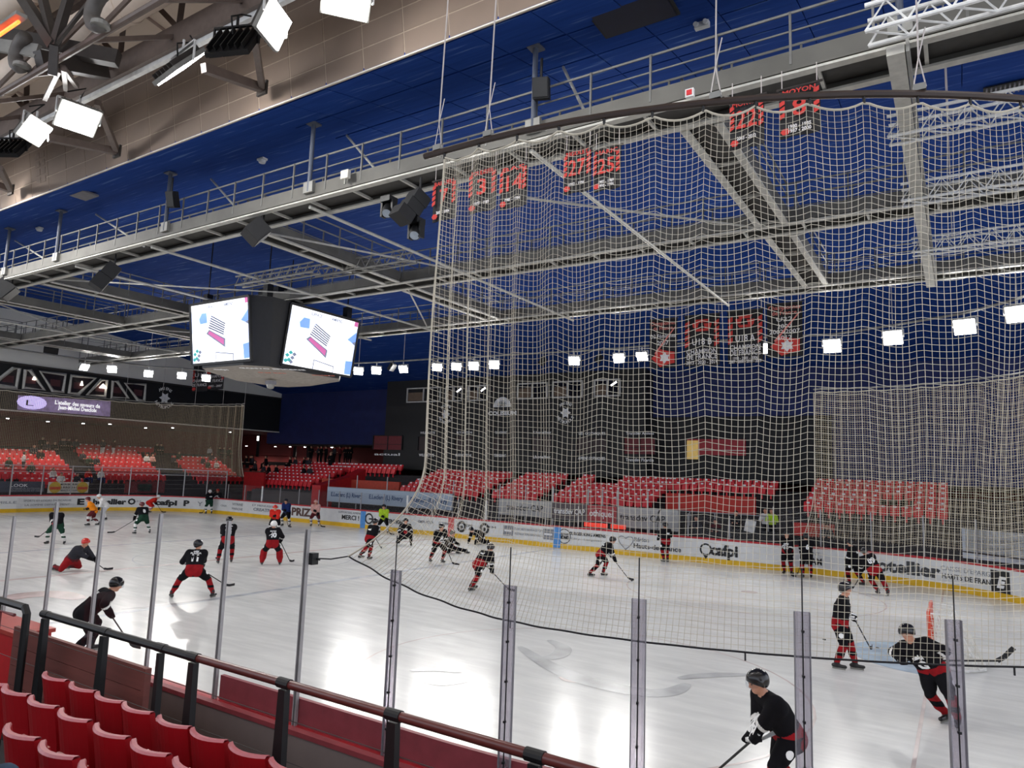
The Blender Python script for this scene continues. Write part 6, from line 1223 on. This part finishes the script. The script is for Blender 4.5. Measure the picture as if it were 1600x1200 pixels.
for px, py, l in ((1371, 1013, 'black puck on the pale blue crease before the stick blade'), (987, 908, 'black puck at the stick of the chasing skater'), (1288, 1000, 'black puck left of the upright skater')):
    p = onz(px, py, 0); pk = MB().lathe(p, [(.001, .001), (.036, .001), (.038, .004), (.038, .022), (.036, .025), (.001, .025)], 16).build('puck', M_RUBBER); tag(pk, l, 'puck')
# ------------------------------------------------------------------ spectators and staff (shared figures)
def figure(pose):
    pr = []; add = lambda p, q, r0, r1, tg: pr.append((A3(*p), A3(*q), r0, r1, tg)); z = .9 if pose == 'stand' else .45; lean = .08 if pose == 'sit' else .0
    add((0, .08, z), (0, -.08, z), .13, .13, 1); add((0, .05, z + .1), (lean, .07, z + .42), .14, .14, 0); add((0, -.05, z + .1), (lean, -.07, z + .42), .14, .14, 0); add((lean, .15, z + .48), (lean, -.15, z + .48), .09, .09, 0)
    add((lean, 0, z + .5), (lean + .02, 0, z + .62), .055, .05, 2); add((lean + .03, 0, z + .7), (lean + .04, 0, z + .68), .1, .09, 2); add((lean + .0, 0, z + .74), (lean - .02, 0, z + .7), .104, .1, 3); add((lean + .13, 0, z + .69), (lean + .135, 0, z + .67), .015, .018, 2)
    for s in (-1, 1):
        if pose != 'stand': kn = (.45, .12 * s, z + .02); an = (.45, .12 * s, .1); hand = (.38, .1 * s, z + .16) if pose == 'sit' else (.12, .24 * s, z + .02)
        else: kn = (.03, .1 * s, .48); an = (0, .11 * s, .08); hand = (.22, .12 * s, z + .22)
        add((0, .09 * s, z), kn, .1, .075, 1); add(kn, an, .07, .05, 1); add(an, (an[0] + .16, an[1], .05), .05, .04, 4)
        el = (lean + .03, .27 * s, z + .22); add((lean, .2 * s, z + .46), el, .075, .06, 0); add(el, hand, .055, .045, 0); add(hand, (hand[0] + .06, hand[1] * .9, hand[2]), .04, .035, 2)
        for k in range(4): add((hand[0] + .06, hand[1] + .02 * (k - 1.5), hand[2]), (hand[0] + .11 - .01 * abs(k - 1), hand[1] + .022 * (k - 1.5), hand[2] - .02), .013, .011, 2)
        add((hand[0] + .03, hand[1] - .03 * s, hand[2] + .02), (hand[0] + .07, hand[1] - .05 * s, hand[2] + .03), .014, .012, 2)
    V, Q = grow(pr, .03); return mesh_np('figure_' + pose, V, Q, [cloth('k'), cloth('b'), SKIN, mat('dark hair', '#2a1c14', .7), M_BLACK], nearest_tag(V[Q].mean(1), pr))
FIG = {'sit': figure('sit'), 'stand': figure('stand'), 'lounge': figure('lounge')}
def person(pos, rz, pose, top, leg, label, grp=None, hair=None, size=1.0):
    o = link('person', FIG[pose], None, None, pos); o.rotation_euler = (0, 0, rz); o.scale = (size,) * 3; tag(o, label, 'person', grp)
    for i, m in ((0, cloth(top)), (1, cloth(leg))) + (((3, mat(*hair)),) if hair else ()): o.material_slots[i].link = 'OBJECT'; o.material_slots[i].material = m
    return o
def in_left(px, py):
    best = min(range(9), key=lambda r: abs(onx(px, py, LX - .85 * r - .2).z - (LZ + .36 * r + .75))); p = onx(px, py, LX - .85 * best - .25); return (p.x, p.y, LZ + .36 * best)
def in_far(px, py):
    best = min(range(8), key=lambda r: abs(ony(px, py, FY + DY * r + .3).z - (FZ + DZ * r + .75))); p = ony(px, py, FY + DY * best + .3); return (p.x, p.y, FZ + DZ * best)
G1 = 'seated spectators of the left end stand'
CNT = {}
for i, (px, py, c) in enumerate(sorted(((12, 728, 'g'), (48, 735, 'g'), (52, 707, 'd'), (63, 711, 'k'), (72, 702, 'd'), (84, 700, 'k'), (97, 694, 'd'), (106, 697, 'k'), (118, 690, 'd'), (128, 716, 'd'), (139, 722, 'g'), (150, 720, 'd'), (100, 686, 'k'), (66, 688, 'k'), (245, 690, 'k'), (252, 690, 'd'), (270, 718, 'd'), (278, 716, 'g'), (316, 722, 'd'), (324, 726, 'g'), (330, 715, 'd'), (343, 697, 'k'), (350, 697, 'd'), (358, 698, 'g'), (119, 748, 'd'), (95, 746, 'w')))):
    CNT[c] = CNT.get(c, -1) + 1; person(in_left(px, py), random.uniform(-.3, .3), 'sit', c, 'k', 'spectator in %s sitting in the left end stand, %s in %s from the left' % (CN[c], ORD[CNT[c]], CN[c]), G1 + ' in ' + CN[c])
person(in_left(36, 728), 1.2, 'stand', 'w', 'd', 'standing spectator in a white jacket bending at the left end'); person(in_left(82, 738), .3, 'sit', 'w', 'b', 'seated spectator in a pale jacket beside the white cloth advert'); person(in_left(160, 704), -1.2, 'stand', 'd', 'w', 'standing man with light trousers on the left end stairs'); person(in_left(177, 704), .8, 'stand', 's', 'w', 'standing person in maroon beside the man with light trousers')
person(in_left(228, 719), .1, 'sit', 'w', 'k', 'seated spectator in white amid empty red seats at left'); person(in_left(237, 719), .1, 'sit', 'p', 'k', 'seated spectator in pink amid empty red seats at left'); person(in_left(337, 728), .2, 'sit', 'w', 'k', 'seated spectator in white near the net edge at left'); person(in_left(327, 702), .2, 'sit', 'w', 'k', 'seated spectator in white high up behind the left net'); person(in_left(157, 740), .1, 'sit', 'w', 'b', 'seated spectator in white at the foot of the left stairs'); person(in_left(137, 742), .1, 'sit', 'R', 'b', 'seated spectator in red at the foot of the left stairs')
G2 = 'spectators of the far left corner'
CNT = {}
for i, (px, py, c) in enumerate(sorted(((388, 702, 'k'), (397, 702, 'd'), (418, 706, 'k'), (393, 722, 'k'), (400, 727, 'd'), (413, 735, 'd'), (421, 736, 'k'), (433, 736, 'k'), (456, 706, 'k'), (464, 704, 'd'), (478, 707, 'k'), (484, 705, 'd')))):
    CNT[c] = CNT.get(c, -1) + 1; person(in_far(px, py), -math.pi / 2 + random.uniform(-.4, .2), 'sit', c, 'k', 'spectator in %s sitting in the far left corner, %s in %s from the left' % (CN[c], ORD[CNT[c]], CN[c]), G2 + ' in ' + CN[c])
person(in_far(476, 738), -1.9, 'sit', 'k', 'd', 'left one of two people sitting together at the red corner seats, dark jacket'); person(in_far(485, 739), -1.5, 'sit', 'd', 'b', 'right one of two people sitting together at the red corner seats, grey jacket')
CNT = {}
for i, (px, c) in enumerate(((487, 'k'), (498, 'd'), (503, 'k'), (510, 'k'), (523, 'd'), (532, 's'), (541, 'k'), (547, 'k'))):
    CNT[c] = CNT.get(c, -1) + 1; p = ony(px, 700, 48.2); person((p.x, 48.2, 4.25), -math.pi / 2 + random.uniform(-.8, .8), 'stand', c, 'k', 'bystander in %s at the lit red back wall, %s in %s from the left' % (CN[c], ORD[CNT[c]], CN[c]), 'bystanders at the back wall in ' + CN[c])
struct('floor_concourse', MB().bb(-60, 14, 47, 52, 3.9, 4.25), M_STEP)
p = in_far(516, 724); person(p, -1.4, 'stand', 'k', 'k', 'person in a long black coat standing on the stairs above the red side wall', None, ('fair hair', '#b09070', .7)); person((p[0] - .5, p[1] + .5, p[2]), -1.9, 'stand', 's', 'k', 'person in maroon standing just behind the black coat on the stairs')
def by_bench(px, py, y, top, leg, label, z=.35): p = ony(px, py, y); person((p.x, y, z), -math.pi / 2, 'stand', top, leg, label)
by_bench(1206, 800, 37.0, 'y', 'k', 'steward in a lime yellow vest beside the tunnel', 1.0); by_bench(1196, 795, 37.2, 'w', 'k', 'person in white just behind the yellow vest', 1.0); by_bench(1150, 805, 36.9, 'k', 'k', 'person in black standing behind the tunnel rail', .8); by_bench(1088, 820, 36.9, 'd', 'k', 'person in grey standing left in the tunnel opening', .4); by_bench(1292, 815, 35.9, 'd', 'd', 'person in grey standing before the right red seats', .5); by_bench(1118, 825, 36.9, 's', 'k', 'person in maroon standing in the tunnel opening', .3)
# viewer's neighbour at the lower left corner
o = person((-4.72, 1.58, 1.7), math.pi / 2 - .15, 'lounge', 'j', 'j', 'person in blue jeans sitting at the lower left corner, only a knee in view', None, None, 1.1)
